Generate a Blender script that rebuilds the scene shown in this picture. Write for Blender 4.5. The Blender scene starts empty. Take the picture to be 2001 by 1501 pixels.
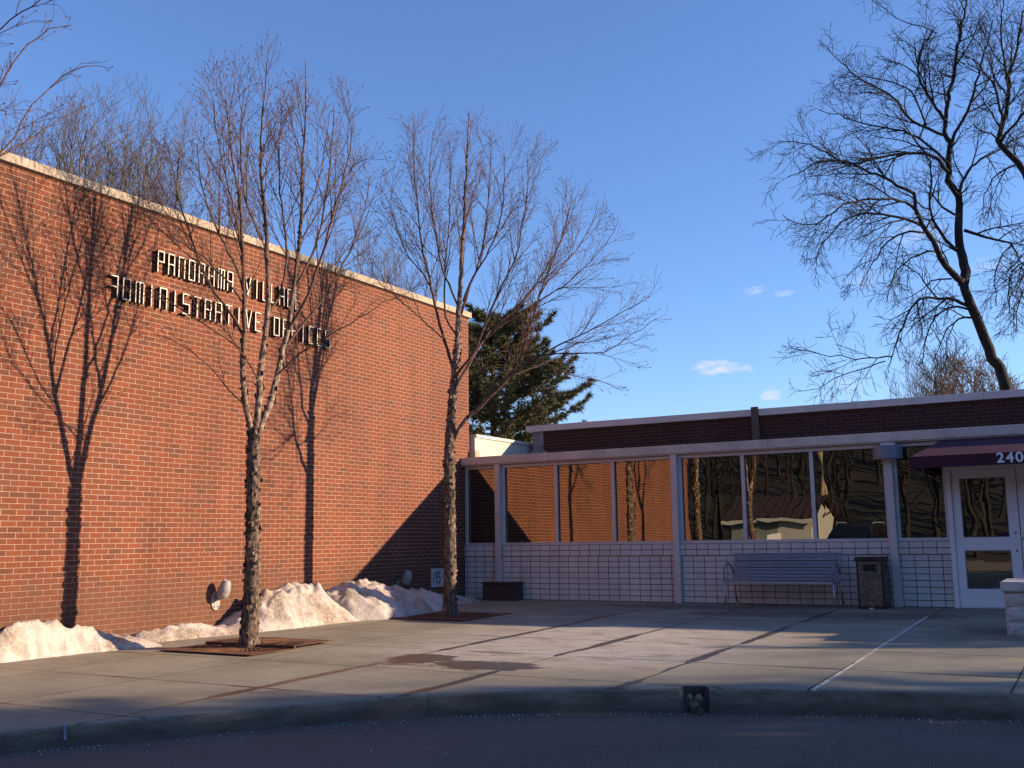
import bpy, math, random
import numpy as np
from mathutils import Vector, noise

# ------------------------------------------------------------------ camera
S = bpy.context.scene
COL = S.collection
CAM = np.array([11.0308, -17.3871, 1.1234])
YAW, PITCH, ROLL, FPX = 0.516443, 0.151010, -0.013703, 2003.13
F = np.array([-math.sin(YAW)*math.cos(PITCH), math.cos(YAW)*math.cos(PITCH), math.sin(PITCH)])
R0 = np.array([math.cos(YAW), math.sin(YAW), 0.0]); U0 = np.cross(R0, F)
RT = math.cos(ROLL)*R0 + math.sin(ROLL)*U0
UP = -math.sin(ROLL)*R0 + math.cos(ROLL)*U0
from mathutils import Matrix
cd = bpy.data.cameras.new('camera'); co = bpy.data.objects.new('camera', cd); COL.objects.link(co)
cd.sensor_width = 36.0; cd.lens = FPX*36.0/2001.0; cd.clip_start = 0.1; cd.clip_end = 3000
M = Matrix.Identity(4)
for i in range(3):
    M[i][0] = RT[i]; M[i][1] = UP[i]; M[i][2] = -F[i]; M[i][3] = CAM[i]
co.matrix_world = M
S.camera = co

def P(px, py, dep):
    """place on the ray of photograph pixel px,py, dep metres along the view axis"""
    v = CAM + dep*(F + RT*(px-1000.5)/FPX - UP*(py-750.5)/FPX)
    return Vector(v)

# ------------------------------------------------------------------ world, sun, exposure
SUN = Vector((1.0, 0.521, 0.345)).normalized()
EL = math.asin(SUN.z); AZ = math.atan2(SUN.x, SUN.y)
W = bpy.data.worlds.new('World'); S.world = W; W.use_nodes = True
nt = W.node_tree; bg = nt.nodes['Background']; bg.inputs[1].default_value = 0.116
sky = nt.nodes.new('ShaderNodeTexSky'); sky.sky_type = 'NISHITA'; sky.sun_disc = False
sky.sun_elevation = EL; sky.sun_rotation = AZ
sky.air_density = 1.0; sky.dust_density = 0.0; sky.ozone_density = 5.0
# a few small far clouds, fixed in compass direction and height
tc = nt.nodes.new('ShaderNodeTexCoord')
cn = nt.nodes.new('ShaderNodeTexNoise'); cn.inputs['Scale'].default_value = 55; cn.inputs['Detail'].default_value = 8; cn.inputs['Roughness'].default_value = .62
mp = nt.nodes.new('ShaderNodeMapping'); mp.inputs['Scale'].default_value = (1, 1, 3.2)
nt.links.new(tc.outputs['Generated'], mp.inputs[0]); nt.links.new(mp.outputs[0], cn.inputs['Vector'])
acc = None
for (px, py, wx, wy, st) in ((1415,718,44,13,1.0),(1507,774,16,15,.9),(1474,568,20,8,.55),(1530,573,18,8,.6),(1800,460,46,22,.35),(1920,518,40,12,.3),(1690,545,30,12,.3),(1660,750,36,10,.35)):
    d = (P(px,py,1.0)-Vector(CAM)).normalized()
    r_ = Vector((d.y,-d.x,0)).normalized(); u_ = r_.cross(d)
    sub = nt.nodes.new('ShaderNodeVectorMath'); sub.operation = 'SUBTRACT'; sub.inputs[1].default_value = d
    nt.links.new(tc.outputs['Generated'], sub.inputs[0])
    sq = None
    for ax, w_ in ((r_, wx/FPX), (u_, wy/FPX), (d, 0.3)):
        dt = nt.nodes.new('ShaderNodeVectorMath'); dt.operation = 'DOT_PRODUCT'; dt.inputs[1].default_value = ax/w_
        nt.links.new(sub.outputs[0], dt.inputs[0])
        m2 = nt.nodes.new('ShaderNodeMath'); m2.operation = 'POWER'; m2.inputs[1].default_value = 2
        ab = nt.nodes.new('ShaderNodeMath'); ab.operation = 'ABSOLUTE'
        nt.links.new(dt.outputs['Value'], ab.inputs[0]); nt.links.new(ab.outputs[0], m2.inputs[0])
        if sq is None: sq = m2
        else:
            ad = nt.nodes.new('ShaderNodeMath'); nt.links.new(sq.outputs[0], ad.inputs[0]); nt.links.new(m2.outputs[0], ad.inputs[1]); sq = ad
    # noise shifts the edge
    ad = nt.nodes.new('ShaderNodeMath'); ad.operation = 'MULTIPLY_ADD'; ad.inputs[1].default_value = -7.5
    nt.links.new(cn.outputs['Fac'], ad.inputs[0]); nt.links.new(sq.outputs[0], ad.inputs[2])
    mr = nt.nodes.new('ShaderNodeMapRange'); mr.inputs[1].default_value = -4.6; mr.inputs[2].default_value = -2.4
    mr.inputs[3].default_value = st; mr.inputs[4].default_value = 0
    nt.links.new(ad.outputs[0], mr.inputs[0])
    if acc is None: acc = mr.outputs[0]
    else:
        mx = nt.nodes.new('ShaderNodeMath'); mx.operation = 'MAXIMUM'
        nt.links.new(acc, mx.inputs[0]); nt.links.new(mr.outputs[0], mx.inputs[1]); acc = mx.outputs[0]
mixc = nt.nodes.new('ShaderNodeMix'); mixc.data_type = 'RGBA'
mixc.inputs['B'].default_value = (3.3, 3.6, 4.5, 1)
tint = nt.nodes.new('ShaderNodeMix'); tint.data_type = 'RGBA'; tint.blend_type = 'MULTIPLY'; tint.inputs['Factor'].default_value = 1.0; tint.inputs['B'].default_value = (1.01, .94, 1.05, 1)
nt.links.new(sky.outputs[0], tint.inputs['A']); nt.links.new(tint.outputs['Result'], mixc.inputs['A']); nt.links.new(acc, mixc.inputs['Factor'])
nt.links.new(mixc.outputs['Result'], bg.inputs[0])

sl = bpy.data.lights.new('sun', 'SUN'); so = bpy.data.objects.new('sun', sl); COL.objects.link(so)
sl.energy = 5.0; sl.angle = math.radians(0.55); sl.color = (1.0, 0.73, 0.49)
so.rotation_euler = SUN.to_track_quat('Z', 'Y').to_euler(); so.location = (20, 10, 30)
S.view_settings.view_transform = 'Standard'; S.view_settings.look = 'None'
S.view_settings.exposure = 1.0; S.view_settings.gamma = 1.0
S.cycles.use_denoising = True; S.cycles.sample_clamp_indirect = 4.0
S.cycles.max_bounces = 8; S.cycles.transparent_max_bounces = 12

random.seed(11); RNG = np.random.default_rng(5)

# ------------------------------------------------------------------ materials
def new_mat(name):
    m = bpy.data.materials.new(name); m.use_nodes = True
    t = m.node_tree; return m, t, t.nodes['Principled BSDF']

class G:
    """tiny helper for building math node chains"""
    def __init__(self, t): self.t = t
    def n(self, ty, **kw):
        x = self.t.nodes.new(ty)
        for k, v in kw.items(): setattr(x, k, v)
        return x
    def put(self, sock, v):
        if hasattr(v, 'is_output') or isinstance(v, bpy.types.NodeSocket): self.t.links.new(v, sock)
        else: sock.default_value = v
    def m(self, op, a, b=0.0, c=None, clamp=False):
        x = self.n('ShaderNodeMath', operation=op, use_clamp=clamp)
        self.put(x.inputs[0], a); self.put(x.inputs[1], b)
        if c is not None: self.put(x.inputs[2], c)
        return x.outputs[0]
    def smooth(self, v, a, b, o0=0.0, o1=1.0):
        x = self.n('ShaderNodeMapRange', interpolation_type='SMOOTHSTEP')
        self.put(x.inputs[0], v); self.put(x.inputs[1], a); self.put(x.inputs[2], b); self.put(x.inputs[3], o0); self.put(x.inputs[4], o1)
        return x.outputs[0]
    def mix(self, f, a, b, bt='MIX'):
        x = self.n('ShaderNodeMix', data_type='RGBA', blend_type=bt)
        self.put(x.inputs['Factor'], f); self.put(x.inputs['A'], a); self.put(x.inputs['B'], b)
        return x.outputs['Result']
    def pos(self):
        g = self.n('ShaderNodeNewGeometry'); s = self.n('ShaderNodeSeparateXYZ'); self.t.links.new(g.outputs['Position'], s.inputs[0])
        return g.outputs['Position'], s.outputs[0], s.outputs[1], s.outputs[2]
    def vec(self, x, y, z=0.0):
        c = self.n('ShaderNodeCombineXYZ'); self.put(c.inputs[0], x); self.put(c.inputs[1], y); self.put(c.inputs[2], z); return c.outputs[0]
    def noise(self, v, sc, det=4.0, rough=0.55, dist=0.0):
        x = self.n('ShaderNodeTexNoise'); self.put(x.inputs['Vector'], v)
        x.inputs['Scale'].default_value = sc; x.inputs['Detail'].default_value = det; x.inputs['Roughness'].default_value = rough; x.inputs['Distortion'].default_value = dist
        return x.outputs['Fac']
    def scale(self, v, s):
        x = self.n('ShaderNodeVectorMath', operation='MULTIPLY'); self.put(x.inputs[0], v); x.inputs[1].default_value = s; return x.outputs[0]
    def ramp(self, v, stops):
        x = self.n('ShaderNodeValToRGB'); self.put(x.inputs[0], v); e = x.color_ramp.elements
        while len(e) < len(stops): e.new(0.5)
        for i, (p, c) in enumerate(stops): e[i].position = p; e[i].color = (*c, 1)
        return x.outputs[0]
    def bump(self, h, dist, strength=1.0, normal=None):
        x = self.n('ShaderNodeBump'); self.put(x.inputs['Height'], h); x.inputs['Distance'].default_value = dist; x.inputs['Strength'].default_value = strength
        if normal is not None: self.t.links.new(normal, x.inputs['Normal'])
        return x.outputs[0]

def rgb(r, g, b): return (r, g, b, 1)

def simple(name, col, rough=0.6, metal=0.0, nsc=8.0, var=0.18, bump=0.0, bsc=60.0, spec=0.4):
    m, t, b = new_mat(name); g = G(t)
    pos, x, y, z = g.pos()
    n = g.noise(pos, nsc, 5); n2 = g.noise(pos, nsc*7, 4)
    f = g.m('MULTIPLY_ADD', n2, .4, g.m('MULTIPLY', n, .6))
    lo = tuple(c*(1-var) for c in col); hi = tuple(min(1, c*(1+var)) for c in col)
    t.links.new(g.mix(g.smooth(f, .3, .7), rgb(*lo), rgb(*hi)), b.inputs['Base Color'])
    b.inputs['Roughness'].default_value = rough; b.inputs['Metallic'].default_value = metal
    b.inputs['Specular IOR Level'].default_value = spec
    if bump: t.links.new(g.bump(g.noise(pos, bsc, 4), bump), b.inputs['Normal'])
    return m

def masonry(name, axis, w, h, joint, stops, mortar, offset=0.5, rough=0.85, stain=(0.5, 0.9), bump=0.004, u0=0.0, v0=0.0, spec=0.25, grime=None):
    m, t, b = new_mat(name); g = G(t)
    pos, x, y, z = g.pos()
    uu = y if axis == 'Y' else x
    wob = g.m('MULTIPLY', g.m('SUBTRACT', g.noise(pos, 9, 3), .5), 0.006)
    u = g.m('ADD', g.m('SUBTRACT', uu, u0), wob); v = g.m('ADD', g.m('SUBTRACT', z, v0), g.m('MULTIPLY', wob, .5))
    vr = g.m('DIVIDE', v, h); row = g.m('FLOOR', vr); fv = g.m('FRACT', vr)
    par = g.m('MULTIPLY', g.m('ABSOLUTE', g.m('MODULO', row, 2.0)), offset)
    if offset:
        wr = g.n('ShaderNodeTexWhiteNoise', noise_dimensions='1D'); t.links.new(row, wr.inputs['W'])
        par = g.m('ADD', par, g.m('MULTIPLY', g.m('SUBTRACT', wr.outputs['Value'], .5), .05))
    ur = g.m('ADD', g.m('DIVIDE', u, w), par); col = g.m('FLOOR', ur); fu = g.m('FRACT', ur)
    du = g.m('MULTIPLY', g.m('MINIMUM', fu, g.m('SUBTRACT', 1.0, fu)), w)
    dv = g.m('MULTIPLY', g.m('MINIMUM', fv, g.m('SUBTRACT', 1.0, fv)), h)
    rag = g.m('MULTIPLY', g.m('SUBTRACT', g.noise(pos, 55, 2), .5), .004)
    d = g.m('ADD', g.m('MINIMUM', du, dv), rag)
    unit = g.smooth(d, joint*.5-.0015, joint*.5+.0015)
    wn = g.n('ShaderNodeTexWhiteNoise', noise_dimensions='2D'); t.links.new(g.vec(col, row), wn.inputs['Vector'])
    c = g.ramp(wn.outputs['Value'], stops)
    fine = g.noise(g.scale(pos, (1, 1, 2.2)), 38, 5, .65)
    c = g.mix(.55, c, g.ramp(fine, [(.25, (.55,.5,.48)), (.6, (1,1,1)), (.8, (1.12,1.1,1.05))]), 'MULTIPLY')
    mc = g.mix(g.noise(pos, 14, 4), rgb(*(k*.72 for k in mortar)), rgb(*(min(1,k*1.15) for k in mortar)))
    c = g.mix(unit, mc, c)
    big = g.noise(g.scale(pos, (1, 1, .45)), .8, 6, .62)
    sl_ = g.ramp(big, [(.3, (stain[0],)*3), (.62, (1, 1, 1))])
    c = g.mix(stain[1], c, sl_, 'MULTIPLY')
    stk = g.noise(g.scale(pos, (5.0, 5.0, .35)), 1.0, 5, .6)
    c = g.mix(.5*stain[1], c, g.ramp(stk, [(.34,(.72,.70,.68)),(.55,(1,1,1)),(.74,(1.10,1.09,1.08))]), 'MULTIPLY')
    if grime:  # splash-back dirt and damp low on the wall (a stain with its own ragged edge)
        edge = g.m('ADD', z, g.m('MULTIPLY', g.m('SUBTRACT', g.noise(pos, 1.6, 5), .5), .55))
        c = g.mix(g.smooth(edge, grime[0], grime[1], grime[2], 0.0), c, rgb(.095,.055,.035))
    t.links.new(c, b.inputs['Base Color'])
    b.inputs['Roughness'].default_value = rough; b.inputs['Specular IOR Level'].default_value = spec
    hgt = g.m('ADD', unit, g.m('MULTIPLY', fine, .35))
    t.links.new(g.bump(hgt, bump), b.inputs['Normal'])
    return m

BR = [(0.0,(.122,.051,.032)),(.08,(.142,.058,.035)),(.2,(.160,.058,.032)),(.42,(.180,.060,.031)),(.62,(.166,.056,.029)),(.78,(.196,.066,.034)),(.88,(.170,.065,.036)),(.95,(.146,.060,.036)),(1.0,(.120,.052,.033))]
BR = [(c0, (c1[0]*1.07, c1[1]*.97, c1[2]*.93)) for c0, c1 in BR]
MORT = (.43,.295,.215)
M_brick = masonry('red_brick_masonry', 'Y', .2032, .0677, .0088, BR, MORT, grime=(.3, .95, .5), stain=(.72,.8))
BR_SHADED = [(c0, (c1[0]*.46, c1[1]*.50, c1[2]*.72)) for c0, c1 in BR]  # hall brick darkened, parapet mortar too: its shade is put into the colour
M_brick_x = masonry('red_brick_parapet_shaded', 'X', .2032, .0677, .0095, BR_SHADED, (.125,.105,.10), stain=(.7,.7))
TL = [(0,(.72,.67,.625)),(.5,(.76,.71,.665)),(1,(.69,.65,.61))]
M_tile = masonry('glazed_block_tile', 'X', .2036, .1016, .0105, TL, (.03,.026,.028), offset=0.0, rough=.38, stain=(.82,.6), bump=.003, u0=.065, v0=0.0, spec=.5)
M_tile2 = masonry('glazed_block_band', 'X', .2070, .1016, .0105, TL, (.03,.026,.028), offset=0.0, rough=.38, stain=(.82,.6), bump=.003, u0=.06, v0=0.0, spec=.5)
M_coping = simple('limestone_coping', (.36,.30,.225), .85, nsc=3, var=.25, bump=.003, bsc=40)
M_fascia = simple('precast_fascia', (.62,.53,.46), .8, nsc=2.2, var=.2, bump=.002, bsc=90)
M_metalcap = simple('coated_roof_edge', (.60,.53,.50), .5, nsc=1.5, var=.12)
M_alu = simple('anodised_frame', (.60,.555,.55), .42, metal=.15, nsc=2, var=.08)
M_white = simple('painted_white_door', (.80,.79,.80), .4, nsc=1.5, var=.05)
M_whitewall = simple('white_painted_wall', (.50,.46,.41), .8, nsc=1.2, var=.1)
M_flash = simple('weathered_lead', (.22,.225,.24), .6, nsc=6, var=.35)
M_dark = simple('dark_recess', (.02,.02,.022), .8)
M_roof = simple('gravel_roof', (.25,.24,.22), .95, nsc=20, var=.3)
M_wood = simple('weathered_cover_strip', (.11,.085,.065), .8, nsc=14, var=.35)
M_interior = simple('dim_interior', (.10,.09,.08), .9, nsc=1.0)
M_blue = simple('blue_grey_steel', (.195,.212,.25), .38, nsc=3, var=.08, spec=.5)
M_steel = simple('brushed_steel_leg', (.45,.45,.47), .35, metal=.7, nsc=5, var=.1)
M_brown = simple('brown_plastic', (.045,.028,.026), .5, nsc=4, var=.2)
M_boxbrown = simple('brown_painted_box', (.065,.040,.033), .7, nsc=3, var=.2, bump=.002, bsc=30)
M_awn = simple('plum_canvas', (.052,.008,.025), .75, nsc=2.5, var=.15, bump=.0008, bsc=500)
M_num = simple('white_vinyl', (.8,.79,.8), .6, var=.03)
M_lampbody = simple('grey_lamp_paint', (.30,.29,.28), .42, nsc=6, var=.1, spec=.5)
M_sconce = simple('grey_sconce_metal', (.22,.225,.26), .45, metal=.3, nsc=4, var=.1)
M_lettface = simple('white_letter_face', (.66,.60,.52), .5, nsc=20, var=.08)
M_lettside = simple('dark_letter_return', (.035,.03,.027), .5, nsc=10, var=.25)
M_stone = simple('pale_date_stone', (.48,.47,.44), .8, nsc=9, var=.12)
M_ink = simple('engraved_dark', (.02,.02,.022), .8)
M_black = simple('black_car_paint', (.008,.008,.010), .12, spec=.7)
M_carglass = simple('dark_car_glass', (.006,.008,.010), .08, spec=.8)
M_rubber = simple('tyre_rubber', (.02,.02,.02), .9)
M_siding = simple('grey_green_siding', (.15,.175,.155), .7, nsc=2, var=.08)
M_sidingw = simple('white_siding', (.34,.345,.32), .7, nsc=2, var=.06)
M_redroof = simple('rusty_ribbed_roof', (.035,.019,.017), .7, nsc=6, var=.3)
M_pole = simple('weathered_pole', (.25,.18,.11), .9, nsc=8, var=.3)
M_rust2 = simple('rusty_edge_iron', (.16,.065,.03), .85, nsc=16, var=.4)

def rust_mat():
    m, t, b = new_mat('rusty_cast_iron'); g = G(t); pos, x, y, z = g.pos()
    n = g.noise(pos, 7, 6, .65); n2 = g.noise(pos, 70, 4)
    c = g.ramp(n, [(.25,(.04,.017,.010)),(.45,(.10,.038,.016)),(.6,(.16,.066,.026)),(.8,(.21,.11,.055))])
    c = g.mix(.5, c, g.ramp(n2, [(.3,(.5,.5,.5)),(.7,(1.2,1.2,1.2))]), 'MULTIPLY')
    t.links.new(c, b.inputs['Base Color']); b.inputs['Roughness'].default_value = .9
    t.links.new(g.bump(n2, .003), b.inputs['Normal']); return m
M_rust = rust_mat()

def glass_mat():
    m = bpy.data.materials.new('bronze_reflective_glass'); m.use_nodes = True; t = m.node_tree; t.nodes.clear(); g = G(t)
    out = g.n('ShaderNodeOutputMaterial'); mx = g.n('ShaderNodeMixShader'); gl = g.n('ShaderNodeBsdfGlossy'); tr = g.n('ShaderNodeBsdfTransparent')
    pos, x, y, z = g.pos()
    pane = g.n('ShaderNodeTexWhiteNoise', noise_dimensions='1D')
    t.links.new(g.m('FLOOR', g.m('MULTIPLY', x, .85)), pane.inputs['W'])
    pv = g.vec(g.m('ADD', x, g.m('MULTIPLY', pane.outputs['Value'], 7)), y, z)
    h = g.m('ADD', g.noise(g.scale(pv, (1.0, 1, .8)), 1.7, 1.0), g.m('MULTIPLY', g.noise(g.scale(pv, (1, 1, 1)), 5.5, 1.0), .05))
    t.links.new(g.bump(h, .0017), gl.inputs['Normal'])
    gl.inputs['Color'].default_value = (.47,.45,.37,1); gl.inputs['Roughness'].default_value = .004
    tr.inputs['Color'].default_value = (.05,.045,.035,1)
    mx.inputs[0].default_value = .72
    t.links.new(tr.outputs[0], mx.inputs[1]); t.links.new(gl.outputs[0], mx.inputs[2]); t.links.new(mx.outputs[0], out.inputs[0])
    return m
M_glass = glass_mat()

JX = [4.40+1.474*k for k in range(-4, 16)]
def plaza_mat():
    m, t, b = new_mat('sidewalk_concrete'); g = G(t); pos, x, y, z = g.pos()
    # slab grid
    wob = g.m('MULTIPLY', g.m('SUBTRACT', g.noise(pos, 6, 2), .5), .012)
    def grid(v, o, s):
        r = g.m('DIVIDE', g.m('SUBTRACT', g.m('ADD', v, wob), o), s)
        f = g.m('FRACT', r); return g.m('MULTIPLY', g.m('MINIMUM', f, g.m('SUBTRACT', 1.0, f)), s), g.m('FLOOR', g.m('ADD', r, .5)), g.m('FLOOR', r)
    dx, ix, sx = grid(x, 4.40, 1.474); dy, iy, sy = grid(y, -8.86, 1.482)
    wn = g.n('ShaderNodeTexWhiteNoise', noise_dimensions='2D'); t.links.new(g.vec(sx, sy), wn.inputs['Vector'])
    slab = wn.outputs['Value']
    base = g.ramp(g.noise(g.scale(pos, (1.0, 1.0, 1.0)), 1.1, 8, .68), [(.25,(.178,.162,.118)),(.5,(.265,.245,.182)),(.75,(.33,.31,.235))])
    base = g.mix(.5, base, g.ramp(slab, [(0,(.80,.80,.80)),(1,(1.14,1.12,1.08))]), 'MULTIPLY')
    fine = g.noise(pos, 70, 4, .75)
    base = g.mix(.5, base, g.ramp(fine, [(.3,(.62,.62,.62)),(.7,(1.3,1.3,1.3))]), 'MULTIPLY')
    # broom-dragged streaks
    st = g.noise(g.scale(pos, (.5, 5, 1)), 3.0, 6, .7)
    base = g.mix(.35, base, g.ramp(st, [(.3,(.62,.60,.58)),(.7,(1.2,1.2,1.2))]), 'MULTIPLY')
    # dried salt bloom, most of it in the middle of the plaza
    sx_ = g.m('MULTIPLY', g.smooth(x, 2.6, 5.0), g.smooth(x, 8.4, 6.4)); sy_ = g.m('MULTIPLY', g.smooth(y, -8.9, -7.2), g.smooth(y, -3.4, -4.8))
    area = g.m('MULTIPLY', sx_, sy_)
    sn = g.noise(g.scale(pos, (1, 1.6, 1)), 2.4, 7, .7)
    grain = g.smooth(g.noise(pos, 85, 2, .6), .53, .66)
    bloom = g.m('MULTIPLY', g.m('MULTIPLY', area, g.smooth(sn, .32, .54)), g.m('ADD', .42, g.m('MULTIPLY', grain, .58)))
    base = g.mix(g.m('MULTIPLY', bloom, .85), base, rgb(.60,.575,.54))
    # scattered grains everywhere
    spk = g.n('ShaderNodeTexVoronoi', feature='F1'); spk.inputs['Scale'].default_value = 22; t.links.new(pos, spk.inputs['Vector'])
    sepc = g.n('ShaderNodeSeparateColor'); t.links.new(spk.outputs['Color'], sepc.inputs[0])
    sp = g.m('MULTIPLY', g.m('LESS_THAN', spk.outputs['Distance'], .09), g.m('GREATER_THAN', sepc.outputs[0], g.m('SUBTRACT', .86, g.m('MULTIPLY', area, .3))))
    base = g.mix(g.m('MULTIPLY', sp, .8), base, rgb(.72,.70,.67))
    # wet bands along the joints that run towards the building, and meltwater patches
    wl = g.noise(g.scale(pos, (2, .6, 1)), 1.3, 4)
    wsel = g.n('ShaderNodeTexWhiteNoise', noise_dimensions='1D'); t.links.new(ix, wsel.inputs['W'])
    inmid = g.m('MULTIPLY', g.smooth(x, 3.6, 4.2), g.smooth(x, 8.4, 7.9))
    wwid = g.m('MULTIPLY', inmid, g.m('MULTIPLY', g.smooth(wl, .42, .60), .066))
    wet1 = g.m('MULTIPLY', g.smooth(dx, g.m('ADD', wwid, .012), wwid), g.m('GREATER_THAN', wwid, .006))
    wwid2 = g.m('MULTIPLY', g.smooth(g.noise(g.scale(pos, (.5, 2, 1)), 1.1, 4), .5, .66), .03)
    wet2 = g.m('MULTIPLY', g.smooth(dy, g.m('ADD', wwid2, .01), wwid2), g.m('GREATER_THAN', wwid2, .004))
    pn = g.noise(g.scale(pos, (1.0, 3.0, 1)), 2.6, 5, .6, .4)
    def blob(cx, cy, rx, ry, lo=.85, hi=1.25):
        q = g.m('ADD', g.m('POWER', g.m('ABSOLUTE', g.m('DIVIDE', g.m('SUBTRACT', x, cx), rx)), 2.0), g.m('POWER', g.m('ABSOLUTE', g.m('DIVIDE', g.m('SUBTRACT', y, cy), ry)), 2.0))
        return g.smooth(g.m('ADD', q, g.m('MULTIPLY', g.m('SUBTRACT', pn, .5), 4.2)), hi, lo)
    pud = g.m('MAXIMUM', blob(5.5,-8.35,.62,.30), blob(4.6,-8.15,.36,.42))
    damp = g.m('MAXIMUM', blob(6.7,-1.9,1.4,.45), g.m('MAXIMUM', blob(8.3,-1.7,.9,.5), g.m('MAXIMUM', blob(5.2,-.9,1.6,.4), blob(10.0,-3.4,.6,.35))))
    wet = g.m('MAXIMUM', g.m('MAXIMUM', wet1, wet2), pud)
    base = g.mix(g.m('MULTIPLY', wet, .8), base, rgb(.036,.027,.022))
    base = g.mix(g.m('MULTIPLY', damp, .5), base, rgb(.07,.055,.05))
    # joints; one is packed white with salt
    jl = g.m('SUBTRACT', 1.0, g.smooth(g.m('MINIMUM', dx, dy), .006, .012))
    base = g.mix(g.m('MULTIPLY', jl, .85), base, rgb(.035,.026,.022))
    wj = g.m('MULTIPLY', g.smooth(g.m('ABSOLUTE', g.m('SUBTRACT', g.m('ADD', x, wob), g.m('SUBTRACT', 8.76, g.m('MULTIPLY', y, .012)))), .022, .012), g.m('MULTIPLY', g.smooth(y, -8.8, -8.5), g.smooth(y, -1.2, -2.0)))
    base = g.mix(g.m('MULTIPLY', wj, g.smooth(g.noise(pos, 9, 3), .3, .5)), base, rgb(.62,.60,.56))
    t.links.new(base, b.inputs['Base Color'])
    t.links.new(g.m('SUBTRACT', .88, g.m('MULTIPLY', wet, .55)), b.inputs['Roughness'])
    b.inputs['Specular IOR Level'].default_value = .3
    hh = g.m('ADD', g.m('MULTIPLY', fine, .25), g.m('SUBTRACT', g.m('MULTIPLY', g.noise(pos, 12, 4), .3), g.m('MULTIPLY', jl, 1.2)))
    t.links.new(g.bump(hh, .006), b.inputs['Normal'])
    return m
M_plaza = plaza_mat()

def kerb_mat():
    m, t, b = new_mat('kerb_concrete'); g = G(t); pos, x, y, z = g.pos()
    n = g.noise(g.scale(pos, (1, 1, 4)), 2.5, 7, .7)
    c = g.ramp(n, [(.3,(.12,.09,.062)),(.5,(.21,.162,.115)),(.72,(.33,.26,.19))])
    f = g.noise(pos, 80, 4); c = g.mix(.7, c, g.ramp(f, [(.3,(.6,.6,.6)),(.7,(1.25,1.25,1.25))]), 'MULTIPLY')
    # dark road grime that climbs unevenly up the face
    e = g.m('ADD', z, g.m('MULTIPLY', g.m('SUBTRACT', g.noise(pos, 3.5, 5), .5), .1))
    c = g.mix(g.smooth(e, -.17, -.29, 0.0, .6), c, rgb(.05,.045,.04))
    t.links.new(c, b.inputs['Base Color']); b.inputs['Roughness'].default_value = .9
    t.links.new(g.bump(g.m('ADD', f, g.noise(pos, 20, 4)), .006), b.inputs['Normal']); return m
M_kerb = kerb_mat()

def asphalt_mat():
    m, t, b = new_mat('asphalt'); g = G(t); pos, x, y, z = g.pos()
    n = g.noise(pos, .7, 7, .65); f = g.noise(pos, 75, 3, .75)
    c = g.ramp(n, [(.3,(.100,.077,.059)),(.7,(.145,.113,.088))])
    c = g.mix(.75, c, g.ramp(f, [(.32,(.30,.30,.30)),(.52,(1,1,1)),(.68,(2.2,2.2,2.2))]), 'MULTIPLY')
    st = g.noise(g.scale(pos, (1, 3, 1)), 1.2, 6, .7); c = g.mix(g.smooth(st, .55, .75, 0., .3), c, rgb(.15,.15,.15))
    t.links.new(c, b.inputs['Base Color']); b.inputs['Roughness'].default_value = .85; b.inputs['Specular IOR Level'].default_value = .35
    t.links.new(g.bump(f, .008), b.inputs['Normal']); return m
M_asph = asphalt_mat()

def snow_mat():
    m, t, b = new_mat('old_snow'); g = G(t); pos, x, y, z = g.pos()
    n = g.noise(pos, 1.7, 8, .72); n2 = g.noise(pos, 34, 5, .65)
    d = g.m('MULTIPLY', g.smooth(n, .40, .62), g.smooth(n2, .28, .56))
    c = g.mix(g.m('MULTIPLY', d, .85), rgb(.58,.525,.465), rgb(.22,.155,.095))
    spk = g.smooth(g.noise(pos, 60, 2), .66, .72); c = g.mix(g.m('MULTIPLY', spk, .7), c, rgb(.08,.06,.045))
    t.links.new(c, b.inputs['Base Color']); b.inputs['Roughness'].default_value = .65
    b.inputs['Subsurface Weight'].default_value = .15; b.inputs['Subsurface Radius'].default_value = (.02,.025,.03); b.inputs['Subsurface Scale'].default_value = .5
    t.links.new(g.bump(g.m('ADD', n2, g.m('MULTIPLY', g.noise(pos, 120, 3), .4)), .018), b.inputs['Normal']); return m
M_snow = snow_mat()

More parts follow.
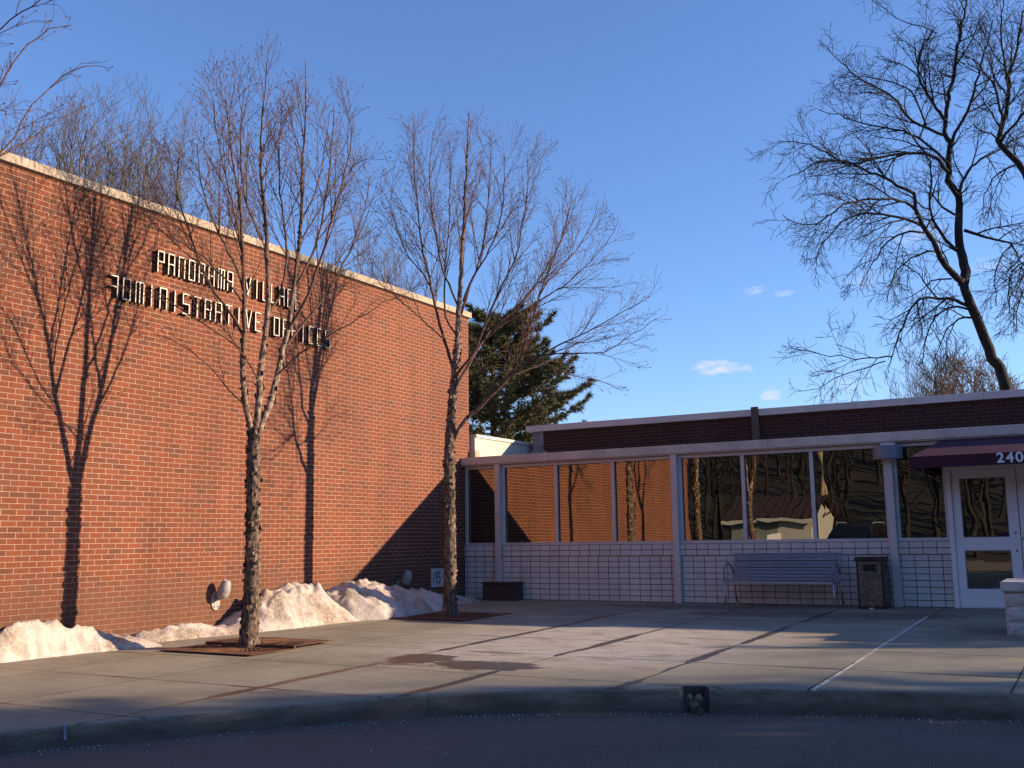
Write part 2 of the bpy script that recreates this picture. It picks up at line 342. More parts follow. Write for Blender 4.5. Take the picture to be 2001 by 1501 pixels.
def bark_mat(name, kind):
    m, t, b = new_mat(name); g = G(t); pos, x, y, z = g.pos()
    at = g.n('ShaderNodeAttribute', attribute_name='rad'); rad = at.outputs['Fac']
    if kind == 'birch':
        n = g.noise(g.scale(pos, (1, 1, .55)), 26, 5, .65); n3 = g.noise(g.scale(pos, (1, 1, .7)), 9, 4, .6)
        rough = g.ramp(n, [(.30,(.030,.022,.017)),(.46,(.085,.062,.047)),(.58,(.17,.125,.095)),(.70,(.36,.27,.20))])
        cream = g.ramp(n, [(.36,(.04,.028,.022)),(.47,(.17,.12,.09)),(.6,(.38,.29,.22)),(.75,(.52,.42,.33))])
        twig = g.mix(g.noise(pos, 15, 2), rgb(.060,.040,.032), rgb(.165,.098,.072))
        peel = g.smooth(g.m('ADD', n3, g.m('MULTIPLY', g.smooth(rad, .078, .05), .30)), .62, .72)
        c = g.mix(peel, rough, cream)
        c = g.mix(g.smooth(rad, .040, .021), c, twig)
        bd = .02
    elif kind == 'locust':
        n = g.noise(g.scale(pos, (1, 1, .4)), 14, 6, .7)
        c = g.ramp(n, [(.3,(.010,.010,.010)),(.55,(.028,.026,.024)),(.75,(.055,.05,.045))]); bd = .02
    elif kind == 'far':
        n = g.noise(pos, 3, 4); c = g.ramp(n, [(.3,(.085,.07,.062)),(.7,(.165,.138,.12))]); bd = .01
    else:
        n = g.noise(g.scale(pos, (1, 1, .3)), 10, 6, .7); c = g.ramp(n, [(.3,(.03,.022,.018)),(.7,(.11,.08,.06))]); bd = .02
    t.links.new(c, b.inputs['Base Color']); b.inputs['Roughness'].default_value = .85; b.inputs['Specular IOR Level'].default_value = .2
    t.links.new(g.bump(n, bd), b.inputs['Normal']); return m
M_birch = bark_mat('river_birch_bark', 'birch'); M_locust = bark_mat('locust_bark', 'locust'); M_far = bark_mat('grey_twig_bark', 'far'); M_pinebark = bark_mat('pine_bark', 'pine')
M_bud = simple('russet_buds', (.13,.062,.042), .8, var=.3)

def needle_mat(name, lo, hi):
    m, t, b = new_mat(name); g = G(t); pos, x, y, z = g.pos()
    n = g.noise(pos, 2.2, 4, .6); n2 = g.noise(pos, 19, 2)
    c = g.mix(g.smooth(g.m('ADD', g.m('MULTIPLY', n, .6), g.m('MULTIPLY', n2, .4)), .35, .65), rgb(*lo), rgb(*hi))
    t.links.new(c, b.inputs['Base Color']); b.inputs['Roughness'].default_value = .6; b.inputs['Specular IOR Level'].default_value = .25; return m
M_needle = needle_mat('pine_needles', (.05,.06,.026), (.125,.12,.055))
M_spruce = needle_mat('spruce_needles', (.03,.05,.025), (.07,.09,.04))

def aggregate_mat():
    m, t, b = new_mat('exposed_aggregate'); g = G(t); pos, x, y, z = g.pos()
    v = g.n('ShaderNodeTexVoronoi'); v.inputs['Scale'].default_value = 75; t.links.new(pos, v.inputs['Vector'])
    c = g.ramp(g.n('ShaderNodeSeparateColor').outputs[0], [(0,(.1,.1,.1)),(1,(.2,.2,.2))])
    s = g.n('ShaderNodeSeparateColor'); t.links.new(v.outputs['Color'], s.inputs[0])
    c = g.ramp(s.outputs[0], [(0,(.07,.05,.04)),(.4,(.16,.115,.085)),(.75,(.27,.20,.14)),(1,(.38,.30,.22))])
    c = g.mix(g.smooth(v.outputs['Distance'], .45, .7, 0., .8), c, rgb(.07,.055,.045))
    t.links.new(c, b.inputs['Base Color']); b.inputs['Roughness'].default_value = .8
    t.links.new(g.bump(g.m('SUBTRACT', 1.0, v.outputs['Distance']), .006), b.inputs['Normal']); return m
M_agg = aggregate_mat()

def splitface_mat():
    m, t, b = new_mat('split_face_limestone'); g = G(t); pos, x, y, z = g.pos()
    n = g.noise(g.scale(pos, (1, 1, 2)), 7, 7, .65)
    c = g.ramp(n, [(.3,(.38,.35,.31)),(.55,(.56,.52,.47)),(.75,(.68,.63,.58))])
    t.links.new(c, b.inputs['Base Color']); b.inputs['Roughness'].default_value = .9
    t.links.new(g.bump(n, .03), b.inputs['Normal']); return m
M_split = splitface_mat()

def earth_mat(name, a, b_, sc=.15):
    m, t, b = new_mat(name); g = G(t); pos, x, y, z = g.pos()
    n = g.noise(pos, sc, 8, .7); c = g.mix(g.smooth(n, .35, .65), rgb(*a), rgb(*b_))
    f = g.noise(pos, 9, 4); c = g.mix(.6, c, g.ramp(f, [(.3,(.6,.6,.6)),(.7,(1.25,1.25,1.25))]), 'MULTIPLY')
    t.links.new(c, b.inputs['Base Color']); b.inputs['Roughness'].default_value = .95; return m
M_earth = earth_mat('winter_turf', (.10,.085,.045), (.17,.14,.08))
M_hill = earth_mat('leaf_litter_hill', (.006,.0055,.0045), (.013,.0115,.009), .3)
M_brokenface = earth_mat('broken_concrete_face', (.035,.03,.025), (.09,.075,.06), 8)
M_woods = earth_mat('dark_wood_bark', (.008,.007,.006), (.017,.015,.013), 1.0)
M_soil = earth_mat('dark_pit_soil', (.02,.015,.012), (.04,.03,.024), 3)

# ------------------------------------------------------------------ mesh helpers
class MB:
    def __init__(self): self.v = []; self.f = []; self.mi = []; self.nv = 0; self.rad = []; self.smooth = []
    def add(self, verts, faces, mi=0, rad=0.0, smooth=False):
        verts = np.asarray(verts, float).reshape(-1, 3); o = self.nv
        self.v.append(verts); self.nv += len(verts)
        self.f += [tuple(i+o for i in f) for f in faces]; self.mi += [mi]*len(faces); self.smooth += [smooth]*len(faces)
        self.rad.append(np.full(len(verts), rad) if np.isscalar(rad) else np.asarray(rad, float))
    def box(self, a, b, mi=0):
        x0,y0,z0 = (min(a[i], b[i]) for i in range(3)); x1,y1,z1 = (max(a[i], b[i]) for i in range(3))
        self.add([(x0,y0,z0),(x1,y0,z0),(x1,y1,z0),(x0,y1,z0),(x0,y0,z1),(x1,y0,z1),(x1,y1,z1),(x0,y1,z1)],
                 [(0,3,2,1),(4,5,6,7),(0,1,5,4),(1,2,6,5),(2,3,7,6),(3,0,4,7)], mi)
    def bar(self, p, q, w, h, up=(0,0,1), mi=0):
        p = Vector(p); q = Vector(q); t = (q-p).normalized(); s = t.cross(Vector(up))
        if s.length < 1e-4: s = t.cross(Vector((0,1,0)))
        s.normalize(); u = s.cross(t)
        vs = [c + s*(w/2*a) + u*(h/2*b) for c in (p, q) for a, b in ((-1,-1),(1,-1),(1,1),(-1,1))]
        self.add(vs, [(3,2,1,0),(4,5,6,7),(0,1,5,4),(1,2,6,5),(2,3,7,6),(3,0,4,7)], mi)
    def prism(self, prof, p0, p1, U, V, mi=0, smooth=False):
        """extrude the closed profile (list of (u,v)) from p0 to p1"""
        p0 = Vector(p0); p1 = Vector(p1); U = Vector(U); V = Vector(V); n = len(prof)
        vs = [p0+U*u+V*v for u, v in prof] + [p1+U*u+V*v for u, v in prof]
        o = self.nv
        self.add(vs, [tuple(range(n-1,-1,-1)), tuple(range(n, 2*n))], mi)
        self.f += [(o+i, o+(i+1)%n, o+n+(i+1)%n, o+n+i) for i in range(n)]; self.mi += [mi]*n; self.smooth += [smooth]*n
    def tube(self, pts, radii, n=6, mi=0, caps=True, disp=None):
        pts = np.asarray([tuple(p) for p in pts], float); k = len(pts); radii = np.broadcast_to(np.asarray(radii, float), (k,))
        T = np.empty_like(pts); T[1:-1] = pts[2:]-pts[:-2]; T[0] = pts[1]-pts[0]; T[-1] = pts[-1]-pts[-2]
        T /= np.linalg.norm(T, axis=1)[:,None]+1e-12
        a = np.array([0.31,0.95,0.02]) if abs(T[:,2]).mean() > .7 else np.array([0.02,0.05,1.0])
        A = np.cross(T, a); A /= np.linalg.norm(A, axis=1)[:,None]+1e-12; B = np.cross(T, A)
        th = np.arange(n)*2*math.pi/n; c = np.cos(th); s = np.sin(th)
        rr = radii[:,None]*np.ones(n)[None]
        if disp is not None: rr = disp(pts, th, rr)
        ring = pts[:,None,:] + rr[:,:,None]*(c[None,:,None]*A[:,None,:]+s[None,:,None]*B[:,None,:])
        fs = [(i*n+j, i*n+(j+1)%n, (i+1)*n+(j+1)%n, (i+1)*n+j) for i in range(k-1) for j in range(n)]
        if caps: fs += [tuple(range(n-1,-1,-1)), tuple((k-1)*n+j for j in range(n))]
        self.add(ring.reshape(-1,3), fs, mi, np.repeat(radii, n), True)
    def lathe(self, prof, o, axis=(0,0,1), n=24, mi=0):
        o = Vector(o); ax = Vector(axis).normalized(); s = ax.orthogonal().normalized(); u = ax.cross(s)
        vs = []; 
        for r, h in prof:
            for j in range(n):
                t = 2*math.pi*j/n; vs.append(o+ax*h+(s*math.cos(t)+u*math.sin(t))*r)
        fs = [(i*n+j, i*n+(j+1)%n, (i+1)*n+(j+1)%n, (i+1)*n+j) for i in range(len(prof)-1) for j in range(n)]
        fs += [tuple(range(n-1,-1,-1)), tuple((len(prof)-1)*n+j for j in range(n))]
        self.add(vs, fs, mi, 0.0, True)
    def build(self, name, mats, parent=None, bevel=0.0, at=None):
        me = bpy.data.meshes.new(name); v = np.concatenate(self.v) if self.v else np.zeros((0,3))
        base = np.zeros(3)
        if at is not None: base = np.array(at, float)
        elif parent is not None: base = np.array(wloc(parent))
        me.from_pydata((v-base).tolist(), [], self.f)
        for m in (mats if isinstance(mats, (list, tuple)) else [mats]): me.materials.append(m)
        me.polygons.foreach_set('material_index', self.mi); me.polygons.foreach_set('use_smooth', self.smooth)
        a = me.attributes.new('rad', 'FLOAT', 'POINT'); a.data.foreach_set('value', np.concatenate(self.rad).astype(np.float32))
        me.update()
        o = bpy.data.objects.new(name, me); COL.objects.link(o)
        if parent is not None: o.parent = parent
        if at is not None: o.location = Vector(at) - (wloc(parent) if parent is not None else Vector())
        if bevel:
            b = o.modifiers.new('bevel', 'BEVEL'); b.width = bevel; b.segments = 2; b.limit_method = 'ANGLE'; b.angle_limit = math.radians(40)
        return o

def wloc(o):
    l = Vector(o.location); p = o.parent
    while p is not None: l += p.location; p = p.parent
    return l
def tag(o, label=None, cat=None, group=None, kind=None):
    if label: o['label'] = label
    if cat: o['category'] = cat
    if group: o['group'] = group
    if kind: o['kind'] = kind
    return o
def thing(name, loc, label, cat, group=None):
    o = bpy.data.objects.new(name, None); COL.objects.link(o); o.location = loc; o.empty_display_size = .2
    return tag(o, label, cat, group)
def one_box(name, a, b, mat, parent=None, bevel=0.0):
    m = MB(); m.box(a, b); return m.build(name, mat, parent, bevel)
def gz(y): return 0.01383*min(y, 0.0)

# ------------------------------------------------------------------ ground, road, kerb, plaza
m = MB(); 
n_ = 24; g_ = np.linspace(-1500, 1500, n_+1)
m.add([(x,y,-.62) for y in g_ for x in g_], [(j*(n_+1)+i, j*(n_+1)+i+1, (j+1)*(n_+1)+i+1, (j+1)*(n_+1)+i) for j in range(n_) for i in range(n_)])
tag(m.build('ground', M_earth), kind='structure')

KP = [(-6,-28.5),(-3,-23.6),(0,-18.95),(1.2,-17.1),(2.3,-15.4),(3.2,-14.05),(3.78,-13.2),(4.14,-12.65),(4.39,-12.25),(4.73,-11.75),(5.16,-11.12),(5.65,-10.47),(6.24,-9.9),(6.96,-9.42),(7.91,-8.97),(8.87,-8.64),(9.66,-8.43),(10.39,-8.26),(12,-7.95),(14.5,-7.6),(19,-7.3),(28,-7.1),(45,-7.0)]
def catmull(pts, step):
    pts = [Vector(p) for p in pts]; out = []
    for i in range(len(pts)-1):
        p0 = pts[max(i-1,0)]; p1 = pts[i]; p2 = pts[i+1]; p3 = pts[min(i+2,len(pts)-1)]
        k = max(1, int((p2-p1).length/step))
        for j in range(k):
            t = j/k; out.append(.5*((2*p1)+(p2-p0)*t+(2*p0-5*p1+4*p2-p3)*t*t+(3*p1-p0-3*p2+p3)*t**3))
    out.append(pts[-1]); return out
KC = catmull([Vector((a,b,0)) for a, b in KP], .04)
ROADZ = -.318
def normal2(i):
    a = KC[max(i-1,0)]; b = KC[min(i+1,len(KC)-1)]; t = (b-a).normalized(); return Vector((t.y,-t.x,0))   # towards the road
BROKEN = (7.86, 8.06)
kb = MB(); top_in = []; rows = []
for i, p in enumerate(KC):
    nrm = normal2(i)
    if nrm.y > 0: nrm = -nrm
    z = gz(p.y)
    nz = noise.noise(Vector((p.x*3, p.y*3, 0)))*.004
    if BROKEN[0] < p.x < BROKEN[1]:
        e = .5+.5*noise.noise(Vector((p.x*24, 3, 0))); back = .10+.05*e; drop = .07+.05*e
        pr = [(-.149,-.03),(-.142,.004),(-back-.02,.002),(-back,-drop*.7),(-back+.07*e,-drop),(-.02*e,-drop-.02),(0.0,ROADZ-z-.03)]
    else:
        jt = min(abs(p.x-q) for q in (6.03, 8.87, 10.9, 12.9)) < .012
        s_ = .008 if jt else 0
        pr = [(-.149,-.03),(-.142,.004),(-.035,.005-s_),(-.012,-.004-s_),(.002-s_+nz,-.022),(.010-s_+nz,-.10),(.022-s_,ROADZ-z-.03)]
    rows.append([(p.x+nrm.x*u, p.y+nrm.y*u, z+v) for u, v in pr])
n_ = 7
kb.add([q for r in rows for q in r], [(i*n_+j, i*n_+j+1, (i+1)*n_+j+1, (i+1)*n_+j) for i in range(len(rows)-1) for j in range(n_-1)])
kb.mi = [1 if k % (n_-1) < 3 and not BROKEN[0]-.03 < KC[k//(n_-1)].x < BROKEN[1] else 2 if k % (n_-1) >= 2 and BROKEN[0] < KC[k//(n_-1)].x < BROKEN[1]-.02 else 0 for k in range(len(kb.mi))]
tag(kb.build('kerb', [M_kerb, M_plaza, M_brokenface]), kind='structure')
# rubble where the kerb has broken away
for k in range(7):
    c = Vector((7.87+.027*k, -8.96-.015*k+.03*(k%2), ROADZ+.03+.05*(k%3)))
    mm = MB(); r = .022+.012*random.random(); vs = []
    for a in range(6):
        for bb in range(3): vs.append(c+Vector((math.cos(a*1.05)*r*(1,1.2,.6)[bb]*random.uniform(.7,1.2), math.sin(a*1.05)*r*random.uniform(.7,1.2), (bb-1)*r*.8)))
    fs = [(a*3+bb, ((a+1)%6)*3+bb, ((a+1)%6)*3+bb+1, a*3+bb+1) for a in range(6) for bb in range(2)] + [tuple(a*3 for a in range(5,-1,-1)), tuple(a*3+2 for a in range(6))]
    mm.add(vs, fs)
    tag(mm.build('concrete_chip', M_kerb, at=tuple(c)), 'broken concrete chip lying in the notch of the damaged kerb', 'rubble', 'chips in the broken kerb')

i_ = min(range(len(KC)), key=lambda q: abs(KC[q].x-4.36)+abs(KC[q].y+12.3)); q_ = KC[i_]; nn_ = normal2(i_); nn_ = -nn_ if nn_.y > 0 else nn_
mm = MB(); t_ = Vector((-nn_.y, nn_.x, 0)); pr = [(-.05,.012),(.0,.014),(.03,-.015),(.05,-.05),(.08,-.085)]
vs = [Vector((q_.x,q_.y,gz(q_.y)))+nn_*u+t_*w+Vector((0,0,v_)) for u, v_ in pr for w in (-.008,.008)]
mm.add(vs, [(k*2,k*2+1,k*2+3,k*2+2) for k in range(4)]); o = mm.build('sealant_strip', M_flash, at=(q_.x,q_.y,gz(q_.y))); o.modifiers.new('solid','SOLIDIFY').thickness = .006
tag(o, 'pale loose strip of joint sealant curling over the kerb at left', 'sealant strip')
pz = MB(); prev = None; vs = []; fs = []
sub = KC[::4]+[KC[-1]]
for i, p in enumerate(sub):
    nrm = normal2(min(i*4, len(KC)-1)); 
    if nrm.y > 0: nrm = -nrm
    q = p - nrm*.153
    for k in range(9):
        y = q.y+(0.35-q.y)*k/8; vs.append((q.x, y, .01383*min(y, 0)))
for i in range(len(sub)-1):
    for k in range(8): fs.append((i*9+k, (i+1)*9+k, (i+1)*9+k+1, i*9+k+1))
pz.add(vs, fs); tag(pz.build('plaza', M_plaza), kind='structure')

rd = MB(); vs = []; fs = []
for i, p in enumerate(sub):
    for k in range(7):
        t = (k/6)**1.5; y = (p.y+.15)+(-46-p.y)*t; vs.append((p.x, y, ROADZ + .0008*noise.noise(Vector((p.x*.5, y*.5, 1)))))
for i in range(len(sub)-1):
    for k in range(6): fs.append((i*7+k, i*7+k+1, (i+1)*7+k+1, (i+1)*7+k))
rd.add(vs, fs); tag(rd.build('road', M_asph), kind='structure')

# ------------------------------------------------------------------ tall brick hall
hall = thing('brick_hall', (0, -6, 0), 'tall windowless red brick hall with a pale stone coping', 'building')
HZ = 5.662
one_box('wall', (-14, -12.75, -.6), (0, .24, HZ), M_brick, hall)
cp = MB(); edges = [-12.80, -11.05, -9.3, -7.55, -5.8, -4.05, -2.3, -.6, .29]
for a, b in zip(edges[:-1], edges[1:]):
    cp.box((-.42, a+.003, HZ+.012), (.06, b-.003, 5.79))
cp.box((-.40, -12.78, HZ), (.025, .27, HZ+.012))
cp.build('coping', M_coping, hall, bevel=.008)
one_box('roof', (-13.9, -12.6, HZ-.05), (-.42, .1, HZ+.03), M_roof, hall)
cb = MB(); cb.box((-.02, .245, 2.62), (.14, .42, 2.93)); cb.build('bearing_stone', M_coping, hall, bevel=.01)

# ------------------------------------------------------------------ white low wing behind
wing = thing('white_wing', (-3, 3, 0), 'low white painted wing between the brick hall and the brick parapet', 'building')
one_box('wall', (-9, .3, -.5), (.10, 16, 3.20), M_whitewall, wing)
one_box('roof_edge', (-8.95, .32, 3.20), (.13, 15.95, 3.262), M_metalcap, wing)

# ------------------------------------------------------------------ glazed entrance building
ent = thing('entrance_building', (6, 3, 0), 'low office entrance with bronze windows over pale tiles and a brick parapet', 'building')
XR = 19.5
GY = .10     # glass line
colx = [.82, 4.475, 8.125]
bays = [(0.02, .765), (.875, 4.42), (4.53, 8.07), (8.18, 8.955)]
for a, b in bays:
    one_box('tile_wall', (a, .03, -.05), (b, .30, .810), M_tile, ent)
    one_box('tile_band', (a, .012, .8125), (b, .28, 1.015), M_tile2, ent, bevel=.004)
for c in colx:
    one_box('column', (c-.055, -.06, -.05), (c+.055, .30, 2.592), M_alu, ent, bevel=.004)
mull = [[], [2.06, 3.245], [5.70, 6.88], []]
for (a, b), ms in zip(bays, mull):
    fr = MB(); z0, z1 = 1.017, 2.585
    fr.box((a, .03, z0), (b, .16, z0+.055)); fr.box((a, .045, z1-.06), (b, .16, z1))
    fr.box((a, .045, z0+.055), (a+.055, .16, z1-.06)); fr.box((b-.045, .045, z0+.055), (b, .16, z1-.06))
    for mx_ in ms: fr.box((mx_-.032, .042, z0+.055), (mx_+.032, .16, z1-.06))
    w = fr.build('window', M_alu, ent, bevel=.003)
    xs = [a+.055] + [q for mx_ in ms for q in (mx_-.032, mx_+.032)] + [b-.045]
    for k in range(0, len(xs), 2):
        one_box('pane', (xs[k]-.005, GY, z0+.05), (xs[k+1]+.005, GY+.012, z1-.055), M_glass, w)
    gk = MB()   # dark glazing gaskets
    for k in range(0, len(xs), 2):
        x0, x1 = xs[k], xs[k+1]
        gk.box((x0, GY-.012, z0+.055), (x0+.008, GY-.001, z1-.06)); gk.box((x1-.008, GY-.012, z0+.055), (x1, GY-.001, z1-.06))
        gk.box((x0+.008, GY-.012, z1-.068), (x1-.008, GY-.001, z1-.06))
    gk.build('gasket', M_dark, w)
# fascia, its drip rail, low roof
fa = MB(); ed = [-.005, 1.95, 4.05, 6.2, 8.3, 10.4, 12.5, 14.6, 16.7, 18.2, XR]
for a, b in zip(ed[:-1], ed[1:]): fa.box((a+.002, -.07, 2.612), (b-.002, .35, 2.762))
fa.build('fascia', M_fascia, ent, bevel=.006)
one_box('drip_rail', (.0, -.035, 2.592), (XR, .25, 2.612), M_alu, ent)
one_box('low_roof', (.14, .35, 2.56), (XR, 2.5, 2.70), M_roof, ent)
# set-back brick parapet
PY = 2.5
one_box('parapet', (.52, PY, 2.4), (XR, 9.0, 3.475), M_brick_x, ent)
fl = MB(); fl.box((.24, PY-.012, 3.05), (.517, PY+.35, 3.475)); fl.box((.20, PY-.05, 2.70), (.60, PY-.013, 3.05)); fl.box((.60, PY-.04, 2.70), (.70, PY-.002, 2.98))
fl.build('flashing', M_flash, ent, bevel=.006)
pc = MB()
ed = [.11, 3.2, 6.3, 9.4, 12.5, 15.6, 17.6, XR]
for a, b in zip(ed[:-1], ed[1:]): pc.box((a, PY-.07, 3.477), (b-.003, PY+.4, 3.612))
pc.build('parapet_coping', M_metalcap, ent, bevel=.006)
one_box('cover_strip', (5.20, PY-.09, 2.68), (5.345, PY-.002, 3.655), M_wood, ent, bevel=.006)
one_box('main_roof', (.6, PY+.4, 3.3), (XR, 8.9, 3.50), M_roof, ent)
rs = MB()
for k in range(9):
    x = .9+k*.16; rs.add([(x-.1,PY+.3,3.612),(x+.1,PY+.28,3.612),(x+.1,PY+.02,3.612),(x-.1,PY+.03,3.612),(x,PY+.15,3.63+.02*random.random())], [(0,1,4),(1,2,4),(2,3,4),(3,0,4)])
tag(rs.build('snow_scrap', M_snow), 'thin strip of old snow lying on the parapet coping corner', 'snow')
# rooms behind the glass
rm = MB(); rm.box((.2, 5.5, 0), (XR, 5.6, 2.55)); rm.box((.2, .31, -.02), (XR, 5.5, .012)); rm.box((.2, .31, 2.52), (XR, 5.5, 2.55)); rm.box((.15, .31, 0), (.2, 5.5, 2.55))
rm.build('interior', M_interior, ent)
# door frame and double doors
df = MB(); df.box((8.957, -.03, -.03), (9.03, .14, 2.165)); df.box((10.94, -.03, -.03), (11.01, .14, 2.165)); df.box((9.03, -.03, 2.105), (10.94, .14, 2.165))
df.box((9.03, -.02, 0.0), (10.94, .14, .014))
df.build('door_frame', M_white, ent, bevel=.004)
def door(x0, x1, flip):
    d = MB(); y0, y1 = .0, .05; s = .115
    w = x1-x0
    d.box((x0, y0, .02), (x0+s, y1, 2.10)); d.box((x1-.145, y0, .02), (x1, y1, 2.10))
    for a, b in ((.02,.285),(.87,1.065),(1.975,2.10)): d.box((x0+s, y0, a), (x1-.145, y1, b))
    o = d.build('door', M_white, ent)
    for a, b in ((.285,.87),(1.065,1.975)):
        one_box('pane', (x0+s, y0+.02, a), (x1-.145, y0+.03, b), M_glass, o)
        gk = MB()
        for q in ((x0+s, x0+s+.012), (x1-.157, x1-.145)): gk.box((q[0], y0+.004, a), (q[1], y0+.019, b))
        gk.box((x0+s+.012, y0+.004, b-.012), (x1-.157, y0+.019, b)); gk.box((x0+s+.012, y0+.004, a), (x1-.157, y0+.019, a+.012))
        gk.build('glazing_bead', M_flash, o)
    hx = x1-.06 if not flip else x0+.05
    for zz in (1.13, .86):
        h = MB(); h.lathe([(.012,0),(.014,.006),(.008,.012)], (hx, y0, zz), (0,-1,0), 10); h.build('lock', M_dark, o)
door(9.035, 9.945, False)
door(9.957, 10.935, True)
lk = MB(); lk.lathe([(.026,0),(.028,.012),(.014,.02)], (9.99,0,1.045), (0,-1,0), 14); lk.build('key_cylinder', M_steel, ent)
# rest of the front, right of the doors (out of frame)
one_box('tile_wall', (11.01, .03, -.05), (XR, .30, .810), M_tile, ent); one_box('tile_band', (11.01, .012, .8125), (XR, .28, 1.015), M_tile2, ent)
one_box('window', (11.01, .05, 1.017), (XR, .15, 2.585), M_glass, ent)
tr_ = MB(); tr_.box((9.03, .03, 2.167), (10.94, .12, 2.585)); tr_.build('transom_panel', M_alu, ent)

# ------------------------------------------------------------------ awning 240
aw = thing('awning', (10.0, -.5, 2.3), 'plum canvas door awning with white street number 240', 'awning')
ax0, ax1, ay, zb, zt, zw = 8.62, 11.34, -1.08, 2.10, 2.275, 2.575
c_ = MB()
v = [(ax0,0.0,zt),(ax0,ay,zt),(ax1,ay,zt),(ax1,0.0,zt),(ax0,0.0,zb),(ax0,ay,zb),(ax1,ay,zb),(ax1,0.0,zb),(ax0+.31,-.075,zw),(ax1-.31,-.075,zw)]
v = [(a, min(b,-.075), c) for a, b, c in v]
c_.add(v, [(1,2,9,8),(0,1,8),(2,3,9),(5,6,2,1),(4,5,1,0),(6,7,3,2)])
o = c_.build('canopy', M_awn, aw); sm = o.modifiers.new('solid','SOLIDIFY'); sm.thickness = .008
rb = MB()
for x in (ax0+.02, ax1-.02): rb.tube([(x,-.08,zb+.05),(x,ay+.03,zb+.05)], .013, 8)
rb.tube([(ax0+.02,ay+.03,zb+.05),(ax1-.02,ay+.03,zb+.05)], .013, 8)
rb.tube([(ax0+.03,ay+.03,zt-.01),(ax0+.31,-.085,zw-.02)], .012, 8); rb.tube([(ax1-.03,ay+.03,zt-.01),(ax1-.31,-.085,zw-.02)], .012, 8)
rb.build('frame', M_flash, aw)
def text_obj(s, size, loc, rot, mat, parent, name, depth=.004, space=1.0, sx=1.0, off=0.0):
    c = bpy.data.curves.new(name, 'FONT'); c.body = s; c.size = size; c.extrude = depth; c.align_x = 'CENTER'; c.space_character = space; c.offset = off
    t = bpy.data.objects.new('tmp_text', c); COL.objects.link(t)
    dg = bpy.context.evaluated_depsgraph_get(); me = bpy.data.meshes.new_from_object(t.evaluated_get(dg))
    bpy.data.objects.remove(t); o = bpy.data.objects.new(name, me); COL.objects.link(o); me.materials.clear(); me.materials.append(mat)
    o.parent = parent; o.location = Vector(loc) - wloc(parent); o.rotation_euler = rot; o.scale = (sx, 1, 1); return o
text_obj('240', .2, (9.965, ay-.012, zb+.032), (math.pi/2,0,0), M_num, aw, 'street_number', .003, 1.18, 1.05, .0045)

# ------------------------------------------------------------------ wall sconce on the third column
sc = thing('wall_sconce', (8.14, -.06, 2.42), 'grey half-round drum light at the top of the column by the litter bin', 'wall light')
s_ = MB(); n_ = 20; prof = [(math.cos(math.pi*k/n_)*.225, -math.sin(math.pi*k/n_)*.20) for k in range(n_+1)]
s_.prism([(a,b) for a,b in prof], (8.14,-.10,2.335), (8.14,-.10,2.535), (1,0,0), (0,1,0), smooth=False)
s_.build('drum', M_sconce, sc, bevel=.004)
s_ = MB(); s_.prism([(a*1.02,b*1.03) for a,b in prof], (8.14,-.099,2.325), (8.14,-.099,2.355), (1,0,0), (0,1,0)); s_.build('rim', M_sconce, sc)
one_box('back_plate', (8.03,-.098,2.30), (8.25,-.061,2.585), M_alu, sc)

# ------------------------------------------------------------------ sign letters
def strokes(ch):
    A = {'P':'LTMR1','A':'LRTM','N':'LRT','O':'LRTB','R':'LTMR1K','M':'LRTC','I':'C','L':'LB','G':'LTBR2H','E':'LTMB','D':'LRTB','S':'TL1MR2B','T':'TC','F':'LTM','C':'LTB','a':'RTM'}
    if ch == 'V': return 'V'
    return A[ch]
def letter(ch, y, z, w, h, sign, dep=.070, s=.015, tilt=0.0):
    m = MB(); k = strokes(ch)
    def bx(y0, z0, y1, z1): m.box((.012, y+y0, z+z0), (dep, y+y1, z+z1), 1); m.box((dep+.001, y+y0, z+z0), (dep+.004, y+y1, z+z1), 0)
    r = w-s; mid = h*.47; c = w/2-s/2
    i = 0
    if k == 'V':
        for a, b in ((0.0, c), (r, c)):
            for mi, x0, x1 in ((1,.012,dep),(0,dep+.001,dep+.004)):
                y0, y1 = y+a, y+b
                vs = [(x,)+q for x in (x0,x1) for q in ((y1,z),(y1+s,z),(y0+s,z+h),(y0,z+h))]
                m.add(vs, [(3,2,1,0),(4,5,6,7),(0,1,5,4),(1,2,6,5),(2,3,7,6),(3,0,4,7)], mi)
    else:
        t = []
        while i < len(k):
            if i+1 < len(k) and k[i+1] in '12': t.append(k[i:i+2]); i += 2
            else: t.append(k[i]); i += 1
        e = .0
        for q in t:
            if q == 'L': bx(0,0,s,h)
            if q == 'R': bx(r,0,w,h)
            if q == 'C': bx(c,0,c+s,h-(s+.001 if 'T' in t else 0))
            if q == 'T':
                a = s+.001 if ('L' in t or 'L1' in t) else 0; b = r-.001 if ('R' in t or 'R1' in t) else w
                bx(a,h-s,b,h)
            if q == 'B':
                a = s+.001 if 'L' in t else 0; b = r-.001 if ('R' in t or 'R2' in t) else w
                bx(a,0,b,s)
            if q == 'M':
                a = s+.001 if ('L' in t or 'L1' in t) else 0; b = r-.001 if ('R' in t or 'R1' in t or 'R2' in t) else (w*.8 if ch in 'EF' else w)
                bx(a,mid,b,mid+s)
            if q == 'R1': bx(r,mid if ch != 'R' else mid,w,h)
            if q == 'R2': bx(r,0,w,mid+s if ch=='S' else mid)
            if q == 'L1': bx(0,mid,s,h)
            if q == 'H': bx(c,mid-s,r-.001,mid)
            if q == 'K': bx(r-.012,0,w-.012,mid-.001)
    # stand-off pins into the wall
    m.box((.0, y+c, z+h*.3), (.0119, y+c+.012, z+h*.3+.012), 1)
    o = m.build('letter', [M_lettface, M_lettside], sign)
    return o
